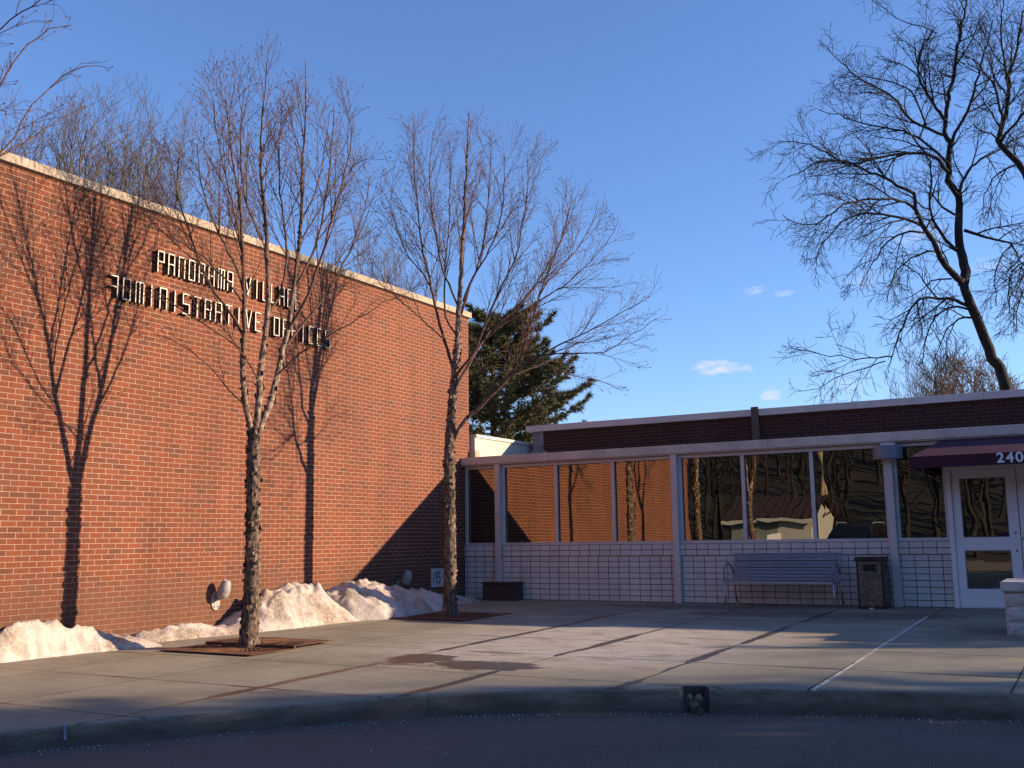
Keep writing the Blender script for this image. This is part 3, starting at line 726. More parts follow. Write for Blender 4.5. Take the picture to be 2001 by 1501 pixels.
def sign(text, y0, y1, z0, z1, label):
    t = thing('wall_sign', (0, (y0+y1)/2, (z0+z1)/2), label, 'sign', 'raised lettering on the brick hall')
    n = len(text); pitch = (y1-y0)/(n-.32)
    for i, ch in enumerate(text):
        if ch == ' ': continue
        w = pitch*.63*(1.12 if ch == 'M' else 1.0)
        o = letter(ch, y0+i*pitch, z0, w, z1-z0, t)
        if ch == 'a': o['label'] = 'damaged first letter A that has lost its left leg'
    return t
sign('PANORAMA VILLAGE', -7.90, -4.98, 4.835, 5.135, 'upper line of raised white-faced letters reading PANORAMA VILLAGE')
sign('aDMINISTRATIVE OFFICES', -8.66, -4.22, 4.33, 4.625, 'lower line of raised white-faced letters reading ADMINISTRATIVE OFFICES')

# ------------------------------------------------------------------ flood lights low on the brick wall
def flood(y, z, label):
    t = thing('flood_light', (0, y, z), label, 'flood light', 'flood lights low on the brick wall')
    p = MB(); prof = [(math.cos(2*math.pi*k/28)*.085, math.sin(2*math.pi*k/28)*.135) for k in range(28)]
    p.prism(prof, (.001, y, z), (.02, y, z), (0,1,0), (0,0,1)); p.build('wall_plate', M_lampbody, t, bevel=.003)
    for dy, dz in ((-.035,-.085),(.035,-.085),(-.035,.06),(.035,.06)):
        b = MB(); b.lathe([(.009,0),(.009,.006)], (.0205, y+dy, z+dz), (1,0,0), 8); b.build('bolt', M_dark, t)
    a = MB(); a.tube([(.02,y,z+.02),(.09,y,z+.03),(.13,y+.01,z+.06)], [.028,.024,.03], 12); a.build('arm', M_lampbody, t)
    h = MB(); ax = Vector((.10, .03, .34)).normalized(); o = Vector((.165, y+.01, z+.155)) - ax*.12
    h.lathe([(.02,-.012),(.055,-.004),(.08,.03),(.088,.075),(.088,.112),(.0885,.113),(.0865,.118),(.0885,.123),(.082,.16),(.07,.21),(.055,.245),(.051,.255),(.045,.25),(.0,.235)], o, ax, 28)
    h.build('lamp_head', M_lampbody, t)
flood(-6.585, .33, 'grey bullet flood light on the sunlit wall left of the front birch')
flood(-2.16, .32, 'grey bullet flood light on the shaded wall beside the date stone')

# ------------------------------------------------------------------ date stone
ds = thing('date_stone', (0,-.93,.44), 'pale square date stone set in the brick wall behind the far birch', 'date stone')
one_box('slab', (.001,-1.15,.265), (.018,-.71,.615), M_stone, ds, bevel=.004)
text_obj('195', .33, (.0195,-.985,.33), (math.pi/2,0,math.pi/2), M_ink, ds, 'carved_date', .0015, 1.05, .56)

# ------------------------------------------------------------------ brown box by the tiles
bx_ = thing('utility_box', (.99,-.3,0), 'low dark brown box on the pavement against the pale tiles', 'utility box')
one_box('casing', (.63,-.32,-.005), (1.35,-.02,.30), M_boxbrown, bx_, bevel=.012); one_box('lid', (.61,-.34,.302), (1.37,-.005,.335), M_boxbrown, bx_, bevel=.008)

# ------------------------------------------------------------------ bench
bn = thing('bench', (6.43,-.45,0), 'blue-grey slatted metal bench with looped arms under the windows', 'bench')
X0, X1 = 5.545, 7.315
bk = MB(); 
def slat(p, q, w, th, mi=0): bk.bar(p, q, w, th, up=(0,0,1), mi=mi)
yb0, zb0, yb1, zb1 = -.275, .405, -.135, .825
for k in range(8):
    t = (k+.4)/7.9; y = yb0+(yb1-yb0)*t; z = zb0+(zb1-zb0)*t
    d_ = Vector((0, yb1-yb0, zb1-zb0)).normalized(); nrm = Vector((0,-d_.z,d_.y))
    bk.bar((X0+.035,y,z), (X1-.035,y,z), .012, .040, up=tuple(d_))
bk.build('backrest', M_blue, bn, bevel=.003)
fr = MB()
for x in (X0+.02, X1-.02): fr.bar((x,yb0-.005,zb0-.01), (x,yb1+.003,zb1+.012), .03, .022, up=(0,1,0))
fr.bar((X0+.005,yb1+.004,zb1+.012), (X1-.005,yb1+.004,zb1+.012), .03, .022)
fr.build('back_frame', M_blue, bn, bevel=.003)
st_ = MB()
for k in range(8):
    y = -.70+k*.057; z = .395+.012*math.cos(k*.75)-.002*k
    st_.bar((X0+.01,y,z), (X1-.01,y,z), .042, .011)
st_.build('seat', M_blue, bn, bevel=.003)
lr = MB(); lr.bar((X0,-.735,.385), (X1,-.735,.385), .028, .03); lr.bar((X0,-.27,.372), (X1,-.27,.372), .028, .03)
for x in (X0+.015, X1-.015): lr.bar((x,-.72,.376), (x,-.285,.37), .025, .026)
lr.build('seat_frame', M_steel, bn, bevel=.004)
for x in (X0+.01, X1-.01):
    for (yt, yb) in ((-.735,-.75),(-.28,-.10)):
        l = MB(); l.tube([(x,yt,.37),(x,yb,gz(yb)+.012)], .0165, 12); l.tube([(x,yb,gz(yb)),(x,yb-.001,gz(yb)+.014)], .022, 12); l.build('leg', M_steel, bn)
    pts = []
    for k in range(15):
        a = math.pi*(1.18-1.36*k/14); pts.append((x, -.53-.215*math.cos(math.pi-a), .52+.155*math.sin(a)))
    pts = [(x,-.74,.40)] + [(x,-.53-.215*math.cos(t),.51+.16*math.sin(t)) for t in [math.pi*.0-.35+k*(math.pi+.2)/14 for k in range(15)]] + [(x,-.22,.50)]
    pts = [(x,-.735,.39),(x,-.755,.45),(x,-.76,.53),(x,-.745,.60),(x,-.70,.655),(x,-.63,.68),(x,-.54,.685),(x,-.45,.675),(x,-.37,.64),(x,-.30,.585),(x,-.235,.52)]
    am = MB(); am.tube(catmull(pts, .02), .0165, 12); am.build('arm', M_blue, bn)

# ------------------------------------------------------------------ litter bin
lb = thing('litter_bin', (7.83,-.36,0), 'square brown litter bin with pebble panels beside the bench', 'litter bin')
bx0, bx1, by0, by1 = 7.625, 8.03, -.56, -.155
body = MB()
e = .028
for x in (bx0, bx1-e):
    for y in (by0, by1-e): body.box((x,y,.02), (x+e,y+e,.73))
body.box((bx0,by0,-.004), (bx1,by1,.035)); body.box((bx0+.02,by0+.02,.03), (bx1-.02,by1-.02,.70))
body.build('frame', M_brown, lb, bevel=.004)
pn = MB(); pz0, pz1 = .04, .72
# front and right panels with a slot opening
def panel(face):
    m = MB()
    if face in 'FB':
        y = by0-.004 if face == 'F' else by1-.012
        x0, x1 = bx0+e+.004, bx1-e-.004; sx0, sx1 = x0+.075, x1-.075; s0, s1 = .565, .67
        for a, b, c, d in ((x0,pz0,x1,s0),(x0,s1,x1,pz1),(x0,s0,sx0,s1),(sx1,s0,x1,s1)): m.box((a,y,b),(c,y+.016,d))
    else:
        x = bx1-.012 if face == 'R' else bx0-.004
        y0, y1 = by0+e+.004, by1-e-.004; sx0, sx1 = y0+.075, y1-.075; s0, s1 = .565, .67
        for a, b, c, d in ((y0,pz0,y1,s0),(y0,s1,y1,pz1),(y0,s0,sx0,s1),(sx1,s0,y1,s1)): m.box((x,a,b),(x+.016,c,d))
    m.build('panel', M_agg, lb)
for f_ in 'FBRL': panel(f_)
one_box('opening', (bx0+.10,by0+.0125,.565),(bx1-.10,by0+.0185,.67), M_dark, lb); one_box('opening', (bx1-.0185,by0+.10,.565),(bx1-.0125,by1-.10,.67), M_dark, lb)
ld = MB(); ld.prism([(-.225,-.225),(.225,-.225),(.225,.225),(-.225,.225)], (7.8275,-.3575,.73), (7.8275,-.3575,.765), (1,0,0), (0,1,0)); ld.prism([(-.215,-.215),(.215,-.215),(.215,.215),(-.215,.215)], (7.8275,-.3575,.765), (7.8275,-.3575,.785), (1,0,0), (0,1,0)); ld.build('lid', M_brown, lb, bevel=.008)
lt = MB(); lt.box((7.80,by0-.05,-.006),(7.86,by0-.02,.012)); tag(lt.build('paper_scrap', M_num), 'small scrap of white paper on the pavement before the litter bin', 'litter')

# ------------------------------------------------------------------ stone pier
pr_ = thing('stone_pier', (10.4,-3.7,gz(-3.7)), 'square pale split-face stone pier at the right edge before the doors', 'stone pier')
courses = [(-.06,.115),(.118,.29),(.293,.455)]
for k, (a, b) in enumerate(courses):
    m = MB(); 
    cuts = [9.975, 10.42, 10.82] if k % 2 else [9.975, 10.20, 10.60, 10.82]
    for x0, x1 in zip(cuts[:-1], cuts[1:]):
        j = random.uniform(-.008,.008)
        nx = 6; nz = 4; yf = -4.09+j
        m.box((x0+.003, -4.06, a), (x1-.003, -3.30, b))
        vs = [(x0+.003+(x1-x0-.006)*i/nx, yf-.03*(1-abs(2*i/nx-1)**4)*(1-abs(2*q/nz-1)**4)-.012*noise.noise(Vector((x0*9+i,q*1.3,k))), a+(b-a)*q/nz) for q in range(nz+1) for i in range(nx+1)]
        m.add(vs, [(q*(nx+1)+i, q*(nx+1)+i+1, (q+1)*(nx+1)+i+1, (q+1)*(nx+1)+i) for q in range(nz) for i in range(nx)])
        m.add([vs[0],vs[nx],(x1-.003,-4.06,a),(x0+.003,-4.06,a)], [(0,3,2,1)]); m.add([vs[nz*(nx+1)],vs[-1],(x1-.003,-4.06,b),(x0+.003,-4.06,b)], [(0,1,2,3)])
        m.add([vs[q*(nx+1)] for q in range(nz+1)]+[(x0+.003,-4.06,a),(x0+.003,-4.06,b)], [(0,1,2,3,4,6,5)])
    m.build('stone_course', M_split, pr_)
one_box('cap', (9.945,-4.15,.458), (10.85,-3.27,.575), M_split, pr_, bevel=.018)
one_box('socket', (10.26,-3.95,.577), (10.62,-3.5,.60), M_flash, pr_, bevel=.006)
tag(one_box('joint_gap', (9.95,-4.14,-.064), (10.84,-3.28,-.058), M_dark, pr_))

# ------------------------------------------------------------------ tree grates
TREES = [(1.97,-7.95), (2.0,-3.56), (2.03,-12.5)]
def grate(cx, cy, label, lift, rot=0.0, hs=.72):
    z = gz(cy)-.0; t = thing('tree_grate', (cx,cy,z), label, 'tree grate', 'rusty tree grates')
    pit = MB(); pit.prism([(.67*math.cos(k*.2618),.67*math.sin(k*.2618)) for k in range(24)], (cx,cy,z+.001), (cx,cy,z+.003), (1,0,0), (0,1,0)); pit.build('pit', M_soil, t)
    for half in (-1, 1):
        m = MB(); lz = z+.005+(lift if half > 0 else 0.0)
        def slab(poly, th=.006):
            zs = lz
            m.prism(poly, (cx,cy,zs), (cx,cy,zs+th), (1,0,0), (0,1,0))
        # square plate with a round cut-out, split along the middle
        NS = 24; R_ = .66
        arc = [math.pi*(k/NS) for k in range(NS+1)]
        for a0, a1 in zip(arc[:-1], arc[1:]):
            q = []
            for a in (a0, a1):
                c, s = math.cos(a), math.sin(a); k = hs/max(abs(c), abs(s)); q.append(((R_*c, half*R_*s), (k*c, half*k*s)))
            pl = [q[0][0], q[0][1], q[1][1], q[1][0]]
            slab(pl if half > 0 else pl[::-1])
        for r0, r1 in ((.185,.225),(.41,.45)):
            for a0, a1 in zip(arc[:-1], arc[1:]):
                pl = [(r0*math.cos(a0),half*r0*math.sin(a0)),(r1*math.cos(a0),half*r1*math.sin(a0)),(r1*math.cos(a1),half*r1*math.sin(a1)),(r0*math.cos(a1),half*r0*math.sin(a1))]
                slab(pl if half > 0 else pl[::-1])
        for r0, r1, nb in ((.225,.41,20),(.45,.661,32)):
            for k in range(nb):
                a = math.pi*(k+.5)/nb; c, s = math.cos(a), half*math.sin(a); w = .008 if r0 < .3 else .0105
                pl = [(r0*c+s*w,r0*s-c*w),(r1*c+s*w,r1*s-c*w),(r1*c-s*w,r1*s+c*w),(r0*c-s*w,r0*s+c*w)]
                slab(pl, .0055)
        if half > 0 and lift > .02: m.box((cx-hs, cy+.004, lz-.03), (cx+hs, cy+.03, lz-.001))
        m.build('grate_half', M_rust, t)
grate(*TREES[0], 'rusty iron tree grate around the front birch, one half heaved up', .032)
grate(*TREES[1], 'rusty iron tree grate around the far birch, partly under snow', .004)
grate(*TREES[2], 'rusty iron tree grate around the birch outside the left edge', .004)

# ------------------------------------------------------------------ snow piles
def snow(name, prof, label, seed):
    """prof rows: y along the wall, front reach, crest height, crest distance from the wall"""
    ys = [p[0] for p in prof]; st = .028; NY = int((ys[-1]-ys[0])/st); NX = 52
    vs = []; fs = []
    for i in range(NY+1):
        y = ys[0]+(ys[-1]-ys[0])*i/NY
        fr_, h, c = (np.interp(y, ys, [p[k] for p in prof]) for k in (1,2,3))
        fr_ += .05*noise.noise(Vector((y*3.1, seed, 0)))+.025*noise.noise(Vector((y*11, seed, 3)))
        base = gz(y)
        endf = min(1.0, (y-ys[0])/.15, (ys[-1]-y)/.15)
        for j in range(NX+1):
            x = .004+(fr_-.004)*j/NX
            if x < c: t = 1-.45*((c-x)/max(c,.01))**1.6
            else:
                q = (x-c)/max(fr_-c, .01); t = max(0.0, 1-q**1.35)**.8
            amp = min(1.0, h/.3)
            n1 = noise.fractal(Vector((x*3.4, y*3.4, seed*7.3)), 1.0, 2.1, 5)
            n2 = noise.noise(Vector((x*11, y*11, seed))); 
            rid = 1-abs(noise.noise(Vector((x*5.5, y*5.0, seed+9))))*2
            n3 = noise.noise(Vector((x*27, y*27, seed+4))); hh = .93*h*t + amp*t**.35*(.2+.8*t)*(.085*n1+.035*n2+.05*rid+.010*n3-.02)
            ed_ = 1-j/NX
            z = base + max(.0, hh)*max(endf,0) - .006 + .012*min(1, ed_*6)*max(endf,0)
            vs.append((x, y+.02*n1*amp, z))
    for i in range(NY):
        for j in range(NX):
            k = i*(NX+1)+j; fs.append((k, k+1, k+NX+2, k+NX+1))
    m = MB(); m.add(vs, fs, smooth=True)
    return tag(m.build(name, M_snow), label, 'snow pile', 'snow piles along the brick wall')
snow('snow_pile', [(-11.2,.20,.04,.1),(-10.7,.30,.12,.2),(-10.14,.38,.24,.24),(-9.84,.40,.36,.26),(-9.52,.44,.42,.28),(-9.17,.52,.33,.31),(-8.88,.60,.24,.35),(-8.57,.74,.15,.4),(-8.26,.84,.08,.42),(-8.05,.60,.03,.3)],
     'low dirty snow bank at the left edge below the trunk shadow', 1)
snow('snow_pile', [(-8.22,.18,.04,.12),(-8.02,.34,.13,.2),(-7.69,.46,.17,.25),(-7.15,.62,.14,.3),(-6.77,.70,.09,.32),(-6.55,.74,.12,.35),(-6.39,.78,.22,.38),(-5.98,.90,.47,.42),(-5.55,.96,.60,.45),(-5.09,1.0,.60,.45),(-4.95,1.02,.59,.45),(-4.84,1.05,.42,.42),(-4.62,1.1,.33,.4)],
     'largest sunlit snow bank, behind and right of the front birch', 2)
snow('snow_pile', [(-4.80,.9,.10,.4),(-4.61,1.08,.40,.42),(-4.36,1.34,.53,.45),(-3.98,1.45,.60,.48),(-3.57,1.42,.55,.5),(-3.3,1.40,.40,.5),(-3.0,1.32,.42,.48),(-2.56,1.2,.32,.45),(-1.93,1.0,.28,.42),(-1.5,.86,.20,.4),(-1.09,.8,.15,.38),(-.7,.74,.09,.34),(-.42,.62,.05,.3),(-.2,.3,.02,.15)],
     'grimy snow bank in the shaded corner behind the far birch', 3)

# ------------------------------------------------------------------ salt grains (uncountable)
m = MB()
def grain(x, y, z, s):
    a = random.random()*6.28; vs = [(x+s*math.cos(a+k*2.1), y+s*math.sin(a+k*2.1), z) for k in range(3)]+[(x+s*.2, y, z+s*random.uniform(.25,.6))]
    m.add(vs, [(0,1,3),(1,2,3),(2,0,3)])
for k in range(4200):
    i = random.randrange(len(KC)*15//100, len(KC)*70//100); p = KC[i]; nrm = normal2(i)
    if nrm.y > 0: nrm = -nrm
    if noise.noise(Vector((p.x*2.2,p.y*2.2,5)))+.35*noise.noise(Vector((p.x*9,p.y*9,2))) < random.uniform(-.5,.35): continue
    q = p+nrm*(.03+abs(random.gauss(0,.085))); grain(q.x, q.y, ROADZ+.001, random.choice((.002,.003,.004,.0045,.008))*random.uniform(.7,1.2))
for k in range(420):
    i = random.randrange(len(KC)*15//100, len(KC)*70//100); p = KC[i]; nrm = normal2(i)
    if nrm.y > 0: nrm = -nrm
    q = p+nrm*(.05+random.random()**1.6*3.0); grain(q.x, q.y, ROADZ+.001, random.choice((.002,.003,.004,.0045,.008))*random.uniform(.7,1.2))
for k in range(1500):
    x = random.uniform(2.6,10.4); y = random.uniform(-11.5,-2.0)
    if k % 3: x = random.gauss(5.8,1.6); y = random.gauss(-6.2,1.3)
    i = min(range(0,len(KC),20), key=lambda q:(KC[q].x-x)**2)
    if y < KC[i].y+.25 or x < 1.2 or y > -.3: continue
    grain(x, y, gz(y)+.001, random.uniform(.0018,.005))
tag(m.build('salt_grains', M_num), 'scattered white de-icing salt on the pavement and road', 'salt', kind='stuff')

# ------------------------------------------------------------------ tree growing
class Tree:
    def __init__(self, seed, prm, clip=None):
        self.r = random.Random(seed); self.p = prm; self.trunk = MB(); self.crown = MB(); self.clip = clip; self.seen = []
    def note(self, pts, dd):
        n = len(pts)
        for i in range(n-1):
            for k in range(6):
                t = (i+k/6)/(n-1); u = k/6; self.seen.append((pts[i][0]*(1-u)+pts[i+1][0]*u, pts[i][1]*(1-u)+pts[i+1][1]*u, dd[0]+(dd[1]-dd[0])*t))
    def ok(self, p): return self.clip is None or self.clip(p)
    def limb(self, pts, r0, r1, mb=None, n=8, step=.12, wig=.0):
        c = catmull(pts, step); k = len(c)
        if wig:
            for i in range(1, k-1): c[i] = c[i]+Vector((self.r.gauss(0,wig), self.r.gauss(0,wig), self.r.gauss(0,wig)))
        rad = [r0+(r1-r0)*(i/(k-1))**.85 for i in range(k)]
        (mb or self.trunk).tube(c, rad, n)
        return c, rad
    def sprout(self, c, rad, level, t0=.15, dens=None, lscale=1.0, own_len=None):
        p = self.p; r = self.r
        if level >= len(p['len']): return
        L = own_len or sum((c[i+1]-c[i]).length for i in range(len(c)-1))
        d = dens if dens is not None else p['dens'][level]
        cnt = int(L*(1-t0)*d + r.random())
        for q in range(cnt):
            t = t0+(1-t0)*(q+r.random())/max(cnt,1); f = t*(len(c)-1); i = min(int(f), len(c)-2); fr_ = f-i
            pos = c[i].lerp(c[i+1], fr_); tan = (c[i+1]-c[i]).normalized()
            ang = math.radians(p['ang'][level]*r.uniform(.6,1.35))
            ax = tan.orthogonal().normalized(); ax.rotate(__import__('mathutils').Quaternion(tan, r.random()*2*math.pi))
            dr = (tan*math.cos(ang)+ax*math.sin(ang)).normalized()
            ln = p['len'][level]*lscale*r.uniform(.55,1.25)*(1-p.get('taper',.55)*t)
            if level > 0: ln = min(ln, L*.8)
            r0 = max(min(rad[i]*.65, p['rad'][level]), p['rmin'])
            self.shoot(pos, dr, ln, r0, level)
    def shoot(self, pos, d, ln, r0, level):
        p = self.p; r = self.r; seg = p['seg'][level]; k = max(2, int(ln/seg)); st = ln/k
        c = [pos.copy()]; dd = d.copy(); up = p['up'][level]; jit = p['jit'][level]
        for i in range(k):
            dd = dd + Vector((r.gauss(0,jit), r.gauss(0,jit), r.gauss(0,jit)+up*st)); dd.normalize()
            q = c[-1]+dd*st
            if not self.ok(q): break
            c.append(q)
        if len(c) < 2: return
        n = len(c); rad = [max(p['rmin'], r0*(1-.75*i/(n-1))) for i in range(n)]
        self.crown.tube(c, rad, 5 if level == 0 else 3, caps=False)
        if level == len(p['len'])-1 and p.get('bud') and r.random() < p['bud']:
            e = c[-1]; b = p['budr']; self.crown.tube([e, e+dd*b*2, e+dd*b*4.5], [p['rmin'], b, p['rmin']*.4], 4, mi=1, caps=False)
        self.sprout(c, rad, level+1, .12 if level else .1)
    def build(self, name, base, label, cat, group, mats):
        t = thing(name, base, label, cat, group)
        self.trunk.build('trunk', mats[0], t); self.crown.build('crown', mats, t); return t

BIRCH = dict(len=[1.25,.62,.29], dens=[9.4,10.0,9.4], ang=[27,29,34], rad=[.009,.0048,.0032], rmin=.0021, seg=[.16,.11,.08], up=[.50,.42,.30], jit=[.05,.055,.07], taper=.62, bud=.6, budr=.0075)
def wallclip(p): return not (p.x < .12 and p.z < 5.9) and p.z > .5
def domed(base, zt, k):
    return lambda p: wallclip(p) and p.z < zt-k*((p.x-base.x)**2+(p.y-base.y)**2)+.10*math.sin(p.x*9+p.y*7)
def flakes(t, path, rads, count, zmax, seed):
    r = random.Random(seed); mb = t.trunk
    for q in range(count):
        f = r.random()*(len(path)-1); i = min(int(f), len(path)-2); c = path[i].lerp(path[i+1], f-i); rad = rads[i]
        a = r.random()*6.283; out = Vector((math.cos(a), math.sin(a), 0)); side = Vector((-out.y, out.x, 0))
        w = r.uniform(.012,.07)*min(1, rad/.06); h = r.uniform(.015,.085); lift = r.uniform(.001,.017); s = r.choice((1,-1,1))
        b = c+out*(rad*1.02)
        pts = []
        for k in range(4):
            u = k/3; cur = out*(lift*u*u*(1.0 if k < 3 else .8)) + side*(s*w*u) 
            for v_ in (-.5,.5): pts.append(b+cur+Vector((0,0,v_*h*(1-.35*u)+r.gauss(0,.003))))
        mb.add(pts, [(0,1,3,2),(2,3,5,4),(4,5,7,6)], 0, r.choice((.09,.10,.09,.085,.06)), False)
def rough_trunk(tr, path, rads, seed, n=26):
    c = catmull(path, .025); k = len(c); x = np.linspace(0,1,len(rads)); rr = np.interp(np.linspace(0,1,k), x, rads)
    def disp(pts, th, R):
        R = R.copy()
        for i in range(len(pts)):
            for j in range(len(th)):
                v_ = Vector((math.cos(th[j])*1.2, math.sin(th[j])*1.2, pts[i][2]*5+seed*10))
                a = noise.fractal(v_*2.6, .8, 2.2, 4); b = noise.noise(v_*7+Vector((3,1,seed)))
                fl = max(0.0, .16-(pts[i][2]-pts[0][2]))*1.4
                R[i,j] *= 1+.11*a+.07*b+fl*(1+.7*math.sin(th[j]*5+seed))
        return R
    tr.trunk.tube(c, rr, n, disp=disp); return c, list(rr)

FH = np.array([-math.sin(YAW), math.cos(YAW), 0.0])
def P1(base):
    """points of a tree that stands upright at base: an upright sheet through it, dd metres farther back"""
    hd = float((np.array(base)-CAM)@FH)
    def f(px, py, dd=0.0):
        v = F + RT*(px-1000.5)/FPX - UP*(py-750.5)/FPX
        return Vector(CAM + v*((hd+dd)/float(v@FH)))
    return f
def run_limbs(tr, f, L):
    for pts, r0, r1, dd, dens, ls in L:
        if tr.seen:      # start at the depth of the limb it grows from
            a = min(tr.seen, key=lambda s_: (s_[0]-pts[0][0])**2+(s_[1]-pts[0][1])**2)[2]; dd = (a, a+dd[1]-dd[0])
        n = len(pts); tr.note(pts, dd); r0 *= .82; q = [f(px, py, dd[0]+(dd[1]-dd[0])*(i/(n-1))) for i, (px, py) in enumerate(pts)]
        keep = [q[0]]
        for v_ in q[1:]:
            if not wallclip(v_): v_ = Vector((max(v_.x,.16), v_.y, v_.z))
            keep.append(v_)
        c, rad = tr.limb(keep, r0, r1, n=9 if r0 > .03 else 6, wig=.006)
        tr.sprout(c, rad, 0, .22, dens, ls)

# front birch (three stems)
tr = Tree(101, BIRCH, wallclip); base = Vector((1.97,-7.95,gz(-7.95))); f = P1(base); tr.clip = domed(base, f(560,112).z+.22, .42)
path = [base, f(489,1215), f(492,1150), f(494,1050), f(495,950), f(496,880), f(498,838)]
c, rr = rough_trunk(tr, path, [.112,.098,.09,.083,.078,.08,.074], 1)
flakes(tr, c, rr, 420, 9, 5)
stemL = [(493,850),(482,800),(474,750),(474,690),(477,640),(476,560),(474,500),(473,450),(468,395),(460,345),(452,290),(446,235),(440,190)]
stemM = [(499,850),(506,795),(508,740),(513,690),(521,640),(523,570),(522,500),(518,430),(512,360),(510,290),(513,220),(520,160),(521,122)]
stemR = [(503,850),(526,790),(543,728),(552,685),(562,645),(573,570),(582,500),(588,430),(590,350),(594,270),(598,190),(597,118)]
for st, r0, dd in ((stemL,.040,(0,-1.0)),(stemM,.047,(0,.1)),(stemR,.046,(0,.75))):
    tr.note(st, dd)
    q = [f(px, py, dd[1]*(i/(len(st)-1))) for i, (px, py) in enumerate(st)]
    c, rad = tr.limb(q, r0, .005, n=12, wig=.005)
    flakes(tr, c[:28], rad[:28], 90, 9, 7)
    tr.sprout(c, rad, 0, .38, 4.0, 1.0)
run_limbs(tr, f, [
 ([(476,655),(450,612),(425,580),(405,545),(387,505),(372,455),(352,400),(338,340),(330,285)],.026,.005,(0,.6),5.0,1.0),
 ([(468,680),(440,660),(397,632),(340,595),(287,557),(245,530),(217,512)],.014,.004,(0,-.8),3.2,.75),
 ([(474,560),(455,510),(430,460),(405,400),(390,340),(385,280)],.022,.005,(0,.3),4.6,1.0),
 ([(476,500),(462,430),(448,370),(430,300),(420,240),(418,200)],.018,.004,(-.1,-.9),4.6,.95),
 ([(521,620),(545,580),(560,520),(557,450),(548,380),(545,310),(548,240),(556,180)],.024,.005,(.1,.9),4.6,1.0),
 ([(512,470),(495,430),(478,380),(470,310),(472,240),(478,170)],.02,.004,(.2,-.3),4.6,.95),
 ([(560,650),(590,600),(612,550),(630,495),(648,430),(668,363),(683,297),(692,240)],.03,.005,(.1,-.3),5.2,1.0),
 ([(552,685),(580,648),(620,600),(655,545),(688,480),(712,410),(722,345)],.024,.005,(.1,.8),4.8,.95),
 ([(575,560),(600,520),(622,460),(635,390),(645,320),(650,250),(652,205)],.022,.005,(.2,.6),4.8,1.0),
 ([(586,440),(610,390),(628,330),(638,270),(645,215)],.016,.004,(.2,1.0),4.6,.9),
 ([(540,735),(575,700),(620,668),(670,640),(715,615),(755,585)],.015,.004,(.05,-.9),3.0,.7),
 ([(482,800),(455,770),(425,735),(390,700),(350,672),(310,655)],.012,.004,(0,.5),2.6,.6),
 ([(507,745),(480,700),(452,660),(430,600),(410,560)],.014,.004,(0,-1.0),3.6,.8),
 ([(480,600),(440,545),(395,500),(345,470),(300,440),(270,400)],.018,.004,(.1,.5),4.2,.9),
])
tr.build('birch_tree', tuple(base), 'three-stemmed bare river birch in front of the lettering', 'tree', 'river birches along the brick hall', [M_birch, M_bud])

# far birch
tr = Tree(202, BIRCH, wallclip); base = Vector((2.0,-3.56,gz(-3.56))); f = P1(base); tr.clip = domed(base, f(912,208).z+.25, .27)
path = [base, f(879,1150), f(880,1080), f(879,1000), f(878,930), f(878,880), f(881,830), f(884,790), f(888,740), f(892,706), f(895,672)]
c, rr = rough_trunk(tr, path, [.112,.1,.092,.088,.085,.084,.082,.074,.068,.058,.05], 2)
flakes(tr, c, rr, 420, 9, 6)
lead = [(894,684),(896,620),(900,560),(902,492),(907,432),(910,360),(913,290),(916,222)]
tr.note(lead, (0,.4)); q = [f(px, py, .4*(i/7)) for i, (px, py) in enumerate(lead)]
c, rad = tr.limb(q, .050, .006, n=12, wig=.006); flakes(tr, c[:30], rad[:30], 110, 9, 8); tr.sprout(c, rad, 0, .25, 4.2, 1.05)
run_limbs(tr, f, [
 ([(884,862),(912,818),(936,798),(968,765),(996,735),(1020,690),(1040,624),(1060,560),(1084,500),(1104,440),(1118,385)],.046,.005,(0,-.8),4.2,1.1),
 ([(996,735),(1040,705),(1104,668),(1150,648),(1192,624),(1235,600),(1272,578)],.024,.004,(-.3,-.6),3.6,.95),
 ([(1030,700),(1084,692),(1140,690),(1180,688),(1235,655),(1284,622)],.016,.004,(-.3,-1.2),3.2,.7),
 ([(1050,700),(1084,720),(1115,732),(1150,740),(1200,754)],.012,.0035,(-.3,-.2),2.4,.6),
 ([(1000,735),(1050,716),(1100,690),(1150,655),(1200,630)],.014,.004,(-.2,.8),2.8,.7),
 ([(888,770),(900,740),(928,692),(964,640),(1012,600),(1048,552),(1088,488),(1112,430),(1124,390)],.036,.005,(0,.5),4.6,1.1),
 ([(960,645),(1000,625),(1050,590),(1100,560),(1150,515),(1190,470),(1210,430)],.022,.004,(.3,.2),4.2,1.0),
 ([(890,735),(905,715),(924,692),(952,625),(980,560),(1005,510),(1020,450),(1030,380),(1032,305)],.032,.005,(0,-.6),4.8,1.05),
 ([(886,745),(884,716),(872,680),(856,620),(840,548),(824,480),(816,400),(808,310),(810,228)],.036,.005,(0,.6),5.0,1.05),
 ([(876,690),(868,664),(832,632),(784,588),(740,552),(712,504)],.02,.004,(.1,-.3),3.6,.9),
 ([(852,600),(836,548),(800,504),(780,460),(765,410),(742,360)],.02,.004,(.3,.8),4.8,1.0),
 ([(896,600),(876,555),(860,510),(850,450),(842,380),(840,310),(846,260)],.024,.005,(0,-.4),4.6,1.0),
 ([(896,640),(904,600),(920,555),(936,512),(948,448),(956,360),(960,262)],.028,.005,(.1,.8),4.8,1.05),
 ([(905,590),(925,540),(950,500),(975,440),(985,370),(985,300)],.022,.005,(.1,-.9),4.6,1.0),
 ([(1060,560),(1090,530),(1125,490),(1155,440),(1170,390)],.016,.004,(-.5,.3),4.2,.9),
 ([(894,660),(872,620),(868,560),(872,500),(878,420),(880,340),(878,270)],.022,.005,(.1,1.1),4.4,1.0),
])
